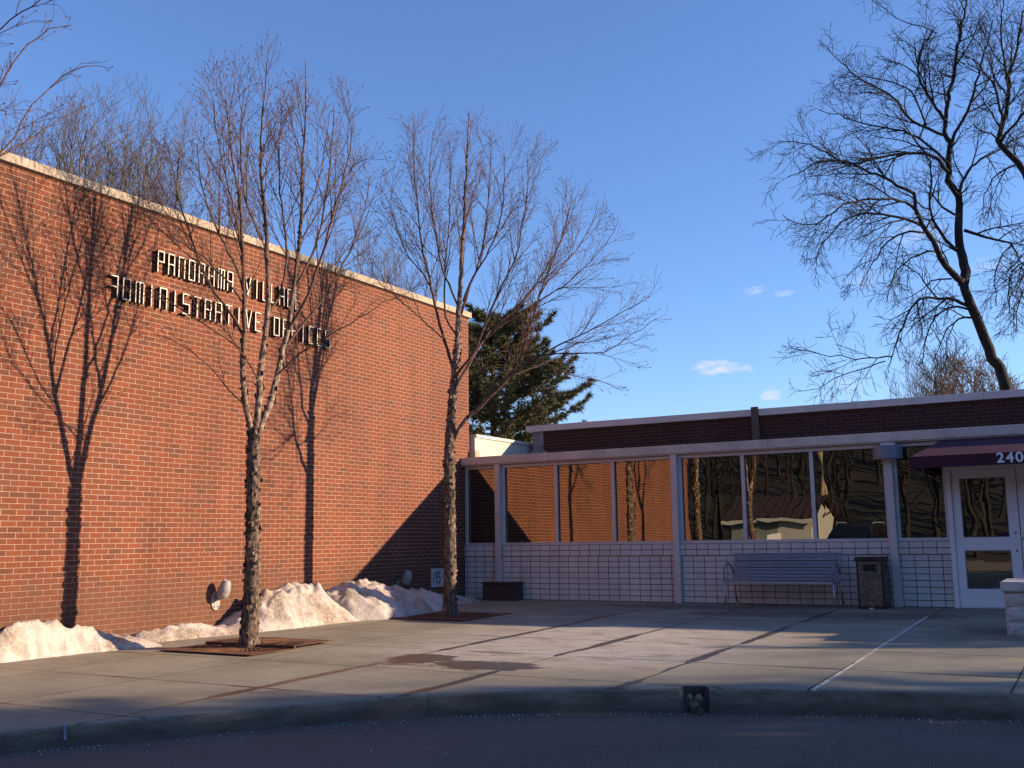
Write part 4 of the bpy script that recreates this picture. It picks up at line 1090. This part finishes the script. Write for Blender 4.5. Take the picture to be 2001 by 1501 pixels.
tr.build('birch_tree', tuple(base), 'spreading bare river birch at the shaded corner before the date stone', 'tree', 'river birches along the brick hall', [M_birch, M_bud])

# birch whose trunk is beyond the left edge
tr = Tree(303, BIRCH, wallclip); base = Vector((2.03,-12.5,gz(-12.5)))
path = [base, base+Vector((.02,.0,.8)), base+Vector((-.02,.03,1.7)), base+Vector((.0,.05,2.5))]
c, rr = rough_trunk(tr, path, [.11,.09,.082,.075], 3, 18); flakes(tr, c, rr, 260, 9, 9)
top = path[-1]; f = P1(base)
for q, r0 in (([top, top+Vector((.1,-.3,1.0)), top+Vector((.2,-.6,2.4)), top+Vector((.25,-.7,4.4)), top+Vector((.3,-.75,6.2))],.05),
              ([top, top+Vector((-.1,.1,1.1)), top+Vector((-.1,.1,2.6)), top+Vector((0,-.1,4.6)), top+Vector((.05,-.2,6.6))],.05),
              ([top, top+Vector((-.3,-.3,1.0)), top+Vector((-.6,-.6,2.4)), top+Vector((-.8,-.9,4.2)), top+Vector((-.9,-1.2,6.0))],.045)):
    c, rad = tr.limb(q, r0, .006, n=10, wig=.006); tr.sprout(c, rad, 0, .25, 4.0, 1.1)
run_limbs(tr, f, [
 ([(-205,700),(-120,520),(-60,390),(0,297),(30,267),(60,207),(90,180),(132,140),(190,128)],.026,.004,(0,.6),6.0,.36),
 ([(-190,560),(-80,400),(0,306),(45,279),(99,246),(135,226),(172,210)],.018,.004,(0,1.0),5.6,.34),
 ([(-200,420),(-100,270),(0,162),(27,120),(54,87),(99,56),(140,50)],.022,.004,(0,.2),6.0,.36),
 ([(-230,330),(-120,180),(-40,90),(20,40),(60,10),(110,-20)],.02,.004,(0,-.4),4.6,.6),
 ([(-205,760),(-100,610),(0,523),(39,481),(99,421),(126,391),(180,345),(214,318)],.017,.0035,(0,1.3),2.6,.5),
 ([(-210,800),(-100,650),(0,580),(39,568),(99,522),(144,500)],.012,.003,(0,.8),2.2,.4),
])
tr.build('birch_tree', tuple(base), 'bare birch outside the left edge whose branches reach into the picture', 'tree', 'river birches along the brick hall', [M_birch, M_bud])

# ------------------------------------------------------------------ honey locusts behind the entrance
LOC = dict(len=[2.15,1.2,.62], dens=[5.6,6.4,6.0], ang=[44,44,46], rad=[.030,.0135,.008], rmin=.0054, seg=[.24,.17,.13], up=[-.02,-.10,-.12], jit=[.13,.16,.19], taper=.68)
def locust(seed, D, trunk, r0, limbs, base, label, upv=None):
    prm = dict(LOC); 
    tr = Tree(seed, prm, lambda p: p.z > 3.7); f = P1(base)
    q = [Vector(base)] + [f(*a) for a in trunk]
    c, rad = tr.limb(q, r0, r0*.5, n=14, step=.25, wig=.012)
    for pts, a, b, dd, dens, ls, up in limbs:
        prm['up'] = [up, up*1.6, up*1.6]
        n = len(pts); qq = [f(px, py, dd*(i/(n-1))) for i, (px, py) in enumerate(pts)]
        c, rad = tr.limb(qq, a, b, n=8, step=.2, wig=.02); tr.sprout(c, rad, 0, .12, dens, ls)
    tr.build('locust_tree', tuple(base), label, 'tree', 'bare honey locusts behind the entrance', [M_locust])
D4 = 28.0
b4 = P(2007,860,D4); b4.z = -.4
locust(404, D4, [(1964,758),(1940,701),(1916,640),(1895,590),(1882,552)], .235, [
 ([(1882,556),(1887,530),(1877,488),(1873,427),(1875,416),(1873,383),(1853,353),(1855,305),(1860,276)],.15,.075,.5,1.0,.7,.05),
 ([(1860,280),(1846,258),(1848,226),(1856,180),(1863,146),(1872,90),(1885,20),(1900,-60)],.07,.02,.8,2.8,.9,.12),
 ([(1860,278),(1878,240),(1893,216),(1905,175),(1913,146),(1925,100),(1940,40)],.05,.015,-.9,2.8,.9,.12),
 ([(1850,240),(1830,210),(1813,187),(1795,145),(1800,100),(1815,75),(1832,50)],.05,.015,1.2,2.8,.9,.08),
 ([(1795,150),(1770,130),(1735,118),(1712,110)],.02,.008,.9,2.6,.7,.0),
 ([(1830,66),(1800,52),(1760,40),(1725,15),(1700,-5)],.02,.008,.8,2.4,.7,.02),
 ([(1850,266),(1815,250),(1780,233),(1756,200),(1740,185),(1700,165),(1650,130),(1618,95)],.045,.010,-.6,2.8,.85,.0),
 ([(1810,250),(1780,180),(1740,160),(1690,150),(1640,150)],.03,.009,.4,2.6,.8,-.02),
 ([(1852,335),(1835,312),(1813,300),(1756,300),(1710,310),(1667,320),(1630,310),(1600,290),(1567,276),(1520,275)],.055,.010,-1.0,3.0,.9,-.06),
 ([(1855,320),(1820,290),(1780,262),(1730,250),(1680,240),(1640,225),(1600,215)],.045,.010,1.0,3.0,.9,-.02),
 ([(1873,380),(1884,346),(1900,325),(1918,310),(1945,298),(1975,280),(2010,262)],.05,.014,.9,2.6,.9,-.05),
 ([(1882,552),(1870,540),(1849,520),(1830,488),(1812,453),(1796,427),(1790,410),(1786,376)],.105,.05,-.9,1.2,.6,-.02),
 ([(1786,378),(1755,360),(1726,346),(1700,338),(1680,326),(1650,318),(1615,312),(1575,330),(1540,345)],.05,.010,-.8,3.2,.9,-.16),
 ([(1790,412),(1770,396),(1745,392),(1700,390),(1650,400),(1610,430),(1570,440),(1530,420)],.045,.010,-1.4,3.2,.9,-.2),
 ([(1800,440),(1770,428),(1740,421),(1687,419),(1660,426),(1641,437),(1620,460),(1607,480),(1588,520)],.045,.010,-.5,3.4,.85,-.3),
 ([(1806,455),(1780,452),(1753,459),(1738,470),(1727,485),(1712,505),(1703,515),(1690,540),(1681,560)],.034,.009,.3,3.2,.75,-.35),
 ([(1828,491),(1810,492),(1793,499),(1770,512),(1753,528),(1742,545),(1737,570),(1732,592)],.03,.009,-.6,3.0,.7,-.35),
 ([(1860,545),(1840,543),(1820,549),(1799,570),(1780,578),(1756,587)],.026,.008,.4,2.8,.65,-.3),
 ([(1890,597),(1865,587),(1838,581),(1815,581),(1796,587),(1780,602),(1769,621),(1760,650),(1752,680),(1742,700)],.055,.014,-.6,3.4,.8,-.3),
 ([(1744,697),(1715,698),(1687,701),(1655,698),(1620,694),(1580,688),(1545,680)],.022,.008,-.5,2.4,.8,-.02),
 ([(1730,706),(1700,715),(1665,728),(1633,741),(1601,758),(1560,765)],.018,.007,-.2,2.2,.7,-.02),
 ([(1894,605),(1870,600),(1854,603),(1830,619),(1817,640),(1806,680),(1802,712)],.034,.010,.5,3.2,.65,-.4),
 ([(1897,621),(1885,619),(1873,624),(1852,640),(1842,660),(1834,684),(1822,706)],.034,.010,-.2,3.0,.6,-.4),
 ([(1868,488),(1850,470),(1830,443),(1816,405),(1820,362),(1816,318),(1800,285)],.05,.016,1.0,3.0,.85,.03),
 ([(1866,420),(1845,405),(1825,385),(1815,360)],.035,.014,.4,2.6,.8,.0),
 ([(1884,450),(1905,456),(1926,464),(1950,470),(1974,477),(1988,496),(2001,520)],.05,.014,-.7,2.8,.8,-.3),
 ([(1976,480),(1962,495),(1950,520),(1945,560),(1948,600)],.025,.008,-.7,3.4,.7,-.4),
], b4, 'large leaning bare locust above the brick parapet, trunk in view')
b5 = P(2092,860,D4); b5.z = -.4
locust(505, D4, [(2078,760),(2065,640),(2050,520),(2035,430),(2015,365)], .22, [
 ([(2015,368),(2001,338),(1985,318),(1970,300),(1955,284),(1950,276),(1962,240),(1970,200),(1972,150),(1990,83),(2000,20)],.10,.02,.4,2.6,.9,.08),
 ([(1954,280),(1966,262),(1985,240),(2005,215),(2030,190)],.05,.016,-.6,2.6,.9,.05),
 ([(1964,232),(1956,216),(1948,185),(1938,158),(1923,140),(1900,118),(1873,100),(1850,92)],.045,.010,.8,2.8,.9,.02),
 ([(1970,150),(1960,110),(1955,60),(1960,10),(1965,-40)],.035,.012,-.5,2.6,.9,.1),
 ([(1990,320),(1965,330),(1940,350),(1925,380),(1920,420)],.03,.009,.6,2.8,.7,-.25),
 ([(2030,430),(2000,510),(1990,520),(1975,540),(1970,580),(1974,620)],.04,.010,-.4,3.4,.75,-.35),
 ([(2040,470),(2010,540),(1998,570),(1988,610),(1985,650)],.035,.010,.5,3.4,.75,-.35),
 ([(2035,440),(2040,360),(2050,280),(2050,180),(2060,80)],.09,.02,.3,2.4,1.0,.05),
], b5, 'second bare locust entering from the right edge, trunk out of view')

# ------------------------------------------------------------------ bare trees beyond the brick hall
FAR = dict(len=[3.0,1.3,.55], dens=[1.9,3.4,4.2], ang=[26,30,32], rad=[.036,.014,.008], rmin=.0048, seg=[.35,.22,.16], up=[.20,.16,.12], jit=[.06,.08,.10], taper=.45)
def far_tree(seed, h, prm=FAR):
    tr = Tree(seed, dict(prm)); r = tr.r
    q = [Vector((0,0,0)), Vector((r.gauss(0,.2),r.gauss(0,.2),h*.35)), Vector((r.gauss(0,.4),r.gauss(0,.4),h*.7)), Vector((r.gauss(0,.5),r.gauss(0,.5),h))]
    c, rad = tr.limb(q, .15, .012, n=7, step=.4, wig=.03); tr.sprout(c, rad, 0, .42, 2.6, 1.0)
    for k in range(5):
        a = r.random()*6.28; z = h*r.uniform(.3,.55); b = c[int(len(c)*z/h)]
        q = [b, b+Vector((math.cos(a)*.6,math.sin(a)*.6,h*.12)), b+Vector((math.cos(a)*1.3,math.sin(a)*1.3,h*.28)), b+Vector((math.cos(a)*1.7,math.sin(a)*1.7,(h-z)*r.uniform(.75,.95)))]
        cc, rd_ = tr.limb(q, .07, .012, n=6, step=.4, wig=.03); tr.sprout(cc, rd_, 0, .3, 2.2, .9)
    return tr.trunk.build('trunk', M_far, at=(0,0,0)), tr.crown.build('crown', M_far, at=(0,0,0))
protos = [far_tree(601, 15.0), far_tree(602, 14.0), far_tree(603, 15.0)]
def put_far(pi, px, toppy, dep, rot, label, group, name='bare_tree', cat='tree', h=(15,14,15)):
    top = P(px, toppy, dep); s = (top.z+(.2 if pi < 3 else .6))/h[pi]
    t = thing(name, (top.x, top.y, -.6), label, cat, group); t.rotation_euler = (0,0,rot); t.scale = (s*1.05,s*1.05,s)
    for o in protos[pi]:
        c = o.copy(); COL.objects.link(c); c.parent = t; c.name = o.name
    return t
for pi, px, py, dep, rot, lab in ((0,52,290,34,.4,'grey bare tree behind the hall, nearest the left edge of the roofline'),(1,120,262,36,2.0,'bare tree behind the hall between the leftmost one and the tallest left pair'),(2,182,222,33,1.1,'tall twiggy tree behind the hall left of the front birch crown'),(0,222,215,38,3.3,'tall bare tree behind the hall, just left of the dip in the treetops'),
      (1,300,245,35,5.0,'bushy bare tree behind the hall at the left edge of the front birch crown'),(2,362,262,37,.2,'bare tree behind the hall and behind the left half of the front birch'),(0,415,330,40,4.1,'low bare tree behind the hall and behind the front birch stems'),(1,700,470,44,1.6,'bare tree beyond the coping in the gap between the two birches'),(2,770,500,46,2.7,'bare tree beyond the coping behind the left limbs of the far birch')):
    put_far(pi, px, py, dep, rot, lab, 'bare trees beyond the brick hall')
# twiggy crowns beyond the entrance roof
BUSH = dict(len=[2.2,1.2,.6], dens=[3.0,3.6,3.6], ang=[30,30,32], rad=[.05,.03,.018], rmin=.012, seg=[.4,.3,.2], up=[.22,.18,.1], jit=[.06,.09,.12], taper=.2)
def shrub(seed, r_, h):
    tr = Tree(seed, dict(BUSH)); r = tr.r
    for k in range(26):
        a = r.random()*6.28; q = r.random()**.6; w = r_*q; hh = h*math.sqrt(max(.15,1-.8*q*q))
        pts = [Vector((math.cos(a)*w*.15,math.sin(a)*w*.15,h*.25)), Vector((math.cos(a)*w*.5,math.sin(a)*w*.5,h*.25+(hh-h*.25)*.4)), Vector((math.cos(a)*w*.9,math.sin(a)*w*.9,h*.25+(hh-h*.25)*.75)), Vector((math.cos(a)*w,math.sin(a)*w,hh-.3))]
        c, rad = tr.limb(pts, .06, .015, mb=tr.crown, n=4, step=.5, wig=.05); tr.sprout(c, rad, 0, .35, 2.4, .8)
    tr.trunk.tube([(0,0,-.2),(0,0,h*.15),(0.03,0,h*.3)], [.3,.24,.16], 8)
    return tr.trunk.build('trunk', M_far, at=(0,0,0)), tr.crown.build('crown', M_twigbrown, at=(0,0,0))
M_twigbrown = simple('brown_twigs', (.17,.115,.075), .9, nsc=1.2, var=.35)
M_fence = M_far
protos.append(shrub(701, 2.6, 11.5))
put_far(3, 1838, 712, 62, .3, 'rounded brown twiggy tree beyond the parapet left of the locust trunk', 'twiggy trees beyond the entrance roof', h=(15,14,15,11.5))
put_far(3, 1922, 722, 66, 2.3, 'pale brown twiggy tree beyond the parapet right of the locust trunk', 'twiggy trees beyond the entrance roof', h=(15,14,15,11.5))
put_far(1, 1770, 712, 70, 1.0, 'thin bare tree low beyond the parapet left of the brown twiggy one', 'twiggy trees beyond the entrance roof')

# ------------------------------------------------------------------ evergreens
def pine(seed, h, first, spread, needle_len, tuft, mats, density=1.0, whorl=.42, droop=0.0, nn=18, dome=0):
    r = random.Random(seed); tk = MB(); cr = MB()
    tk.tube([(0,0,-.3),(.05,0,h*.3),(-.05,.05,h*.65),(0,0,h*.97)], [.26,.2,.11,.025], 10)
    nv = []; nf = []; cnt = 0
    z = h*first
    while z < h*.985:
        u = (z-h*first)/(h*(1-first)); L = (spread*(1-u)**.75*(.55+.45*min(1,u*5+.45))+.25) if not dome else min(3.7, dome*(h-z+.12)**.42)
        for k in range(r.choice((4,5,5,6))):
            a = r.random()*6.28; l = L*(r.uniform(.42,1.22) if dome else r.uniform(.55,1.15)); zz = z+r.gauss(0,.12)
            pts = []; nseg = 7
            for i in range(nseg+1):
                t = i/nseg; pts.append(Vector((math.cos(a)*l*t, math.sin(a)*l*t, zz+l*(.10*t+.28*t**3 - droop*t)+.03*r.gauss(0,1)*t)))
            cr.tube(pts, [.035*(1-.8*i/nseg)*(l/spread+.3)+.008 for i in range(nseg+1)], 4, mi=1, caps=False)
            ns = int(l*tuft*density)+2
            for q in range(ns):
                t = .28+.72*(q+r.random())/ns; f_ = t*nseg; i = min(int(f_), nseg-1); b = pts[i].lerp(pts[i+1], f_-i)
                side = Vector((-math.sin(a),math.cos(a),0))*r.choice((-1,1)); fw = Vector((math.cos(a),math.sin(a),0))
                sl_ = l*.30*(1.1-t)*r.uniform(.4,1.2)+.08
                d = (fw*r.uniform(.4,1.0)+side*r.uniform(.0,1.0)+Vector((0,0,r.uniform(.1,.7)))).normalized(); tip = b+d*sl_
                cr.tube([b, b.lerp(tip,.5)+Vector((0,0,-.02)), tip], [.012,.01,.008], 3, mi=1, caps=False)
                for e in (.55, .8, 1.0):
                    c = b.lerp(tip, e)
                    for w in range(int(nn*(.6 if e < 1 else 1.0))):
                        nd = (d*r.uniform(.1,1.0)+Vector((r.gauss(0,.6),r.gauss(0,.6),r.gauss(.15,.5)))).normalized(); ln = needle_len*r.uniform(.7,1.15)
                        s = nd.cross(Vector((r.gauss(0,1),r.gauss(0,1),r.gauss(0,1)))); s.normalize(); s *= needle_len*.075
                        nv += [c-s, c+s, c+nd*ln]; nf.append((cnt,cnt+1,cnt+2)); cnt += 3
        z += whorl*r.uniform(.7,1.3)*(1.1-.5*u)
    cr.add([tuple(v_) for v_ in nv], nf, 0)
    return tk.build('trunk', mats[1], at=(0,0,0)), cr.build('crown', mats, at=(0,0,0))
top = P(962,585,40)
pp = pine(801, top.z-.1, .22, 3.75, (.25), 8.0, [M_needle, M_pinebark], whorl=.27, dome=1.9)
t = thing('pine_tree', (top.x, top.y, -.5), 'dark green pine rising behind the white wing', 'tree')
for o in pp: o.parent = t
# a small evergreen top showing over the coping at the right edge
spr = pine(802, 8.0, .04, 2.1, .24, 5.5, [M_spruce, M_pinebark], whorl=.26, droop=.22, nn=14)
def put_spruce(x, y, h, rot, label, group):
    t = thing('spruce_tree', (x,y,-.5), label, 'tree', group); s = h/8.0; t.scale = (s,s,s); t.rotation_euler = (0,0,rot)
    for o in spr:
        c = o.copy(); COL.objects.link(c); c.parent = t; c.name = o.name
q = P(1996,742,75); put_spruce(q.x+1.2, q.y, q.z+.9, .5, 'small dark evergreen top over the coping at the right edge', None)
# row of spruces beyond the right edge: they shade the road
SAZ = Vector((SUN.x, SUN.y, 0)).normalized(); SN = Vector((SAZ.y, -SAZ.x, 0))     # q grows towards the camera side
def on_ray(qv, dist): return SAZ*dist + SN*qv
for i, (qv, dist, h) in enumerate(((12.5,21.5,8.4),(13.4,23.0,9.0),(14.2,21.6,8.6),(15.2,23.4,9.6),(16.3,21.8,9.0),(17.5,23.6,9.8),(18.8,22.0,9.2),(20.2,23.8,10.0),(21.7,22.2,9.4),(23.3,24.0,10.0),(25.2,22.8,9.6),(27.4,24.5,10.5),(13.6,26.0,9.4),(14.9,26.4,9.8),(17.0,26.2,10.2),(19.4,26.6,10.4))):
    p_ = on_ray(qv, dist); put_spruce(p_.x, p_.y, h, i*1.3, 'dark spruce of the dense row beyond the right edge of the photo', 'spruces beyond the right edge')
for i, (qv, dist, h) in enumerate(((8.05,21.2,5.3),(8.75,21.8,5.7))):
    p_ = on_ray(qv, dist); put_spruce(p_.x, p_.y, h, i*2.1, 'small spruce standing alone beside the entrance, beyond the right edge', 'small spruces beside the entrance')

# ------------------------------------------------------------------ across the road, seen in the window glass
ho = thing('side_house', (-4.0,-38.4,-.4), 'small house with ribbed red roof across the road, mirrored in the windows', 'house')
hx0, hx1, hy0, hy1 = -6.1, -2.0, -40.6, -36.2; ez, rz = 2.2, 3.25; hm = (hy0+hy1)/2
b_ = MB(); b_.box((hx0,hy0,-.6),(hx1,hy1,ez)); 
for k in range(18): b_.box((hx0-.012,hy1,-.4+k*.147),(hx1-1.7,hy1+.012,-.4+k*.147+.12))
b_.build('wall', M_siding, ho)
g_ = MB(); g_.add([(hx1+.001,hy0,ez),(hx1+.001,hy1,ez),(hx1+.001,hm,rz),(hx1-.2,hy0,ez),(hx1-.2,hy1,ez),(hx1-.2,hm,rz)], [(0,1,2),(3,5,4),(0,2,5,3),(1,4,5,2)])
g_.box((hx1,hy0,-.5),(hx1+.02,hy1,ez)); g_.box((hx1-1.68,hy1,-.5),(hx1,hy1+.015,ez)); g_.build('gable', M_sidingw, ho)
r_ = MB()
for sgn, ya in ((1,hy1+.45),(-1,hy0-.45)):
    r_.add([(hx0-.4,ya,ez-.2),(hx1+.35,ya,ez-.2),(hx1+.35,hm,rz+.08),(hx0-.4,hm,rz+.08)], [(0,1,2,3)])
    for k in range(15):
        x = hx0-.3+k*.4; r_.bar((x,ya,ez-.17),(x,hm,rz+.11),.04,.04)
r_.build('roof', M_redroof, ho)
one_box('eave_board', (hx0-.4,hy1+.43,ez-.36), (hx1+.35,hy1+.47,ez-.2), M_sidingw, ho)
tt = MB(); tt.box((-4.2,hy1+.02,.9),(-3.6,hy1+.04,1.3)); tt.build('poster', M_num, ho)
tt = MB(); tt.box((-5.4,hy1+.02,.8),(-4.7,hy1+.04,1.3)); tt.build('window', M_flash, ho)

sv = thing('parked_car', (4.2,-16.8,ROADZ), 'black estate car parked on the road, mirrored in the windows', 'car')
cy0, cy1, cx = -18.9, -14.3, 4.2
prof = [(-.98,.30),(-.99,.62),(-.96,.95),(-.90,1.05),(-.72,1.52),(-.60,1.72),(-.3,1.79),(.3,1.79),(.60,1.72),(.72,1.52),(.90,1.05),(.96,.95),(.99,.62),(.98,.30)]
bd = MB(); secs = [(cy0,.9,.55),(cy0+.12,.97,.62),(cy0+.5,1,1.0),(cy0+2.4,1,1.0),(cy0+3.0,1,.98),(cy0+3.55,.99,.62),(cy1-.15,.95,.58),(cy1,.88,.5)]
vs = []
for y, sx, sz in secs:
    for u, v_ in prof:
        zz = v_ if v_ < .95 else .95+(v_-.95)*max(0,(sz-.55)/.45)
        vs.append((cx+u*sx, y, ROADZ+zz))
n_ = len(prof); fs = [(i*n_+j, i*n_+(j+1)%n_, (i+1)*n_+(j+1)%n_, (i+1)*n_+j) for i in range(len(secs)-1) for j in range(n_)]+[tuple(range(n_)), tuple((len(secs)-1)*n_+j for j in range(n_-1,-1,-1))]
bd.add(vs, fs, smooth=False); bd.build('body', M_black, sv, bevel=.03)
for x in (-.62,.62):
    rr_ = MB(); rr_.tube([(cx+x,cy0+.6,ROADZ+1.80),(cx+x,cy0+.7,ROADZ+1.85),(cx+x,cy0+2.4,ROADZ+1.85),(cx+x,cy0+2.5,ROADZ+1.79)], .02, 6); rr_.build('roof_rail', M_flash, sv)
for x in (-.86,.86):
    for y in (cy0+.85, cy1-.9):
        wl = MB(); wl.lathe([(.20,-.11),(.33,-.11),(.345,-.08),(.345,.08),(.33,.11),(.20,.11)], (cx+x,y,ROADZ+.345), (1,0,0), 22); o = wl.build('wheel', M_rubber, sv)
        rm_ = MB(); rm_.lathe([(.0,-.112),(.19,-.115),(.2,-.1),(.2,.1),(.19,.115),(.0,.112)], (cx+x,y,ROADZ+.345), (1,0,0), 22); rm_.build('rim', M_steel, o)
for x in (-.7,.7):
    hl = MB(); hl.box((cx+x-.16,cy1-.06,ROADZ+.70),(cx+x+.16,cy1+.012,ROADZ+.83)); hl.build('headlight', M_num, sv)
ws = MB(); ws.add([(cx-.80,cy0+3.56,ROADZ+1.0),(cx+.80,cy0+3.56,ROADZ+1.0),(cx+.60,cy0+3.0,ROADZ+1.70),(cx-.60,cy0+3.0,ROADZ+1.70),(cx-.80,cy0+3.60,ROADZ+1.02),(cx+.80,cy0+3.60,ROADZ+1.02),(cx+.60,cy0+3.04,ROADZ+1.72),(cx-.60,cy0+3.04,ROADZ+1.72)], [(3,2,1,0),(4,5,6,7),(0,1,5,4),(1,2,6,5),(2,3,7,6),(3,0,4,7)]); ws.build('windscreen', M_carglass, sv)

po = thing('utility_pole', (-3.0,-44.0,-.5), 'tall wooden utility pole behind the ribbed-roof house', 'pole')
pm = MB(); pm.tube([(-3.0,-44,-.5),(-3.0,-44,4),(-2.95,-44,9.5)], [.16,.14,.11], 10); pm.build('shaft', M_pole, po)
pm = MB(); pm.bar((-4.1,-44,8.6),(-1.8,-44,8.6),.1,.12); pm.build('crossarm', M_pole, po)
# wooded hillside behind the viewer
hl_ = MB(); nx, ny = 90, 90; vs = []
for j in range(ny+1):
    for i in range(nx+1):
        x = -150+300*i/nx; y = -47-130*j/ny; t = j/ny
        vs.append((x, y, -.6+34*(3*t*t-2*t**3)**.7+1.0*noise.noise(Vector((x*.03,y*.03,0)))*min(1,t*6)))
hl_.add(vs, [(j*(nx+1)+i, (j+1)*(nx+1)+i, (j+1)*(nx+1)+i+1, j*(nx+1)+i+1) for j in range(ny) for i in range(nx)], smooth=True)
tag(hl_.build('hill', M_hill), kind='structure')
wd = MB(); r = random.Random(9)
for k in range(700):
    y = -50-100*r.random()**1.3; x = r.uniform(-75,35); t = (-47-y)/130; z = -.6+34*(3*t*t-2*t**3)**.7; h = r.uniform(5,13); lean = r.gauss(0,.4)
    wd.tube([(x,y,z-.5),(x+lean*.4,y,z+h*.5),(x+lean,y,z+h)], [.16,.11,.03], 5, caps=False)
    for q in range(9):
        a = r.random()*6.28; zz = z+h*r.uniform(.35,.9); l = r.uniform(1.0,2.6)
        wd.tube([(x+lean*.6,y,zz),(x+lean*.6+math.cos(a)*l*.5,y+math.sin(a)*l*.5,zz+l*.5),(x+lean*.6+math.cos(a)*l*.8,y+math.sin(a)*l*.8,zz+l*1.2)], [.05,.035,.012], 3, caps=False)
tag(wd.build('woods', M_woods), 'bare woods on the hillside behind the viewer', 'woods', kind='stuff')
# bare trees at the sunny right, outside the frame, whose trunks streak the plaza with shadow
p_ = on_ray(10.5, 44); t = thing('bare_tree', (p_.x,p_.y,-.6), 'bare tree far beyond the right edge, behind the spruces', 'tree')
t.scale = (.9,.9,.9); t.rotation_euler = (0,0,.7)
for o in protos[0]:
    c = o.copy(); COL.objects.link(c); c.parent = t; c.name = o.name
# prototypes themselves are not part of the place
for a in protos+[spr]:
    for o in a: bpy.data.objects.remove(o)
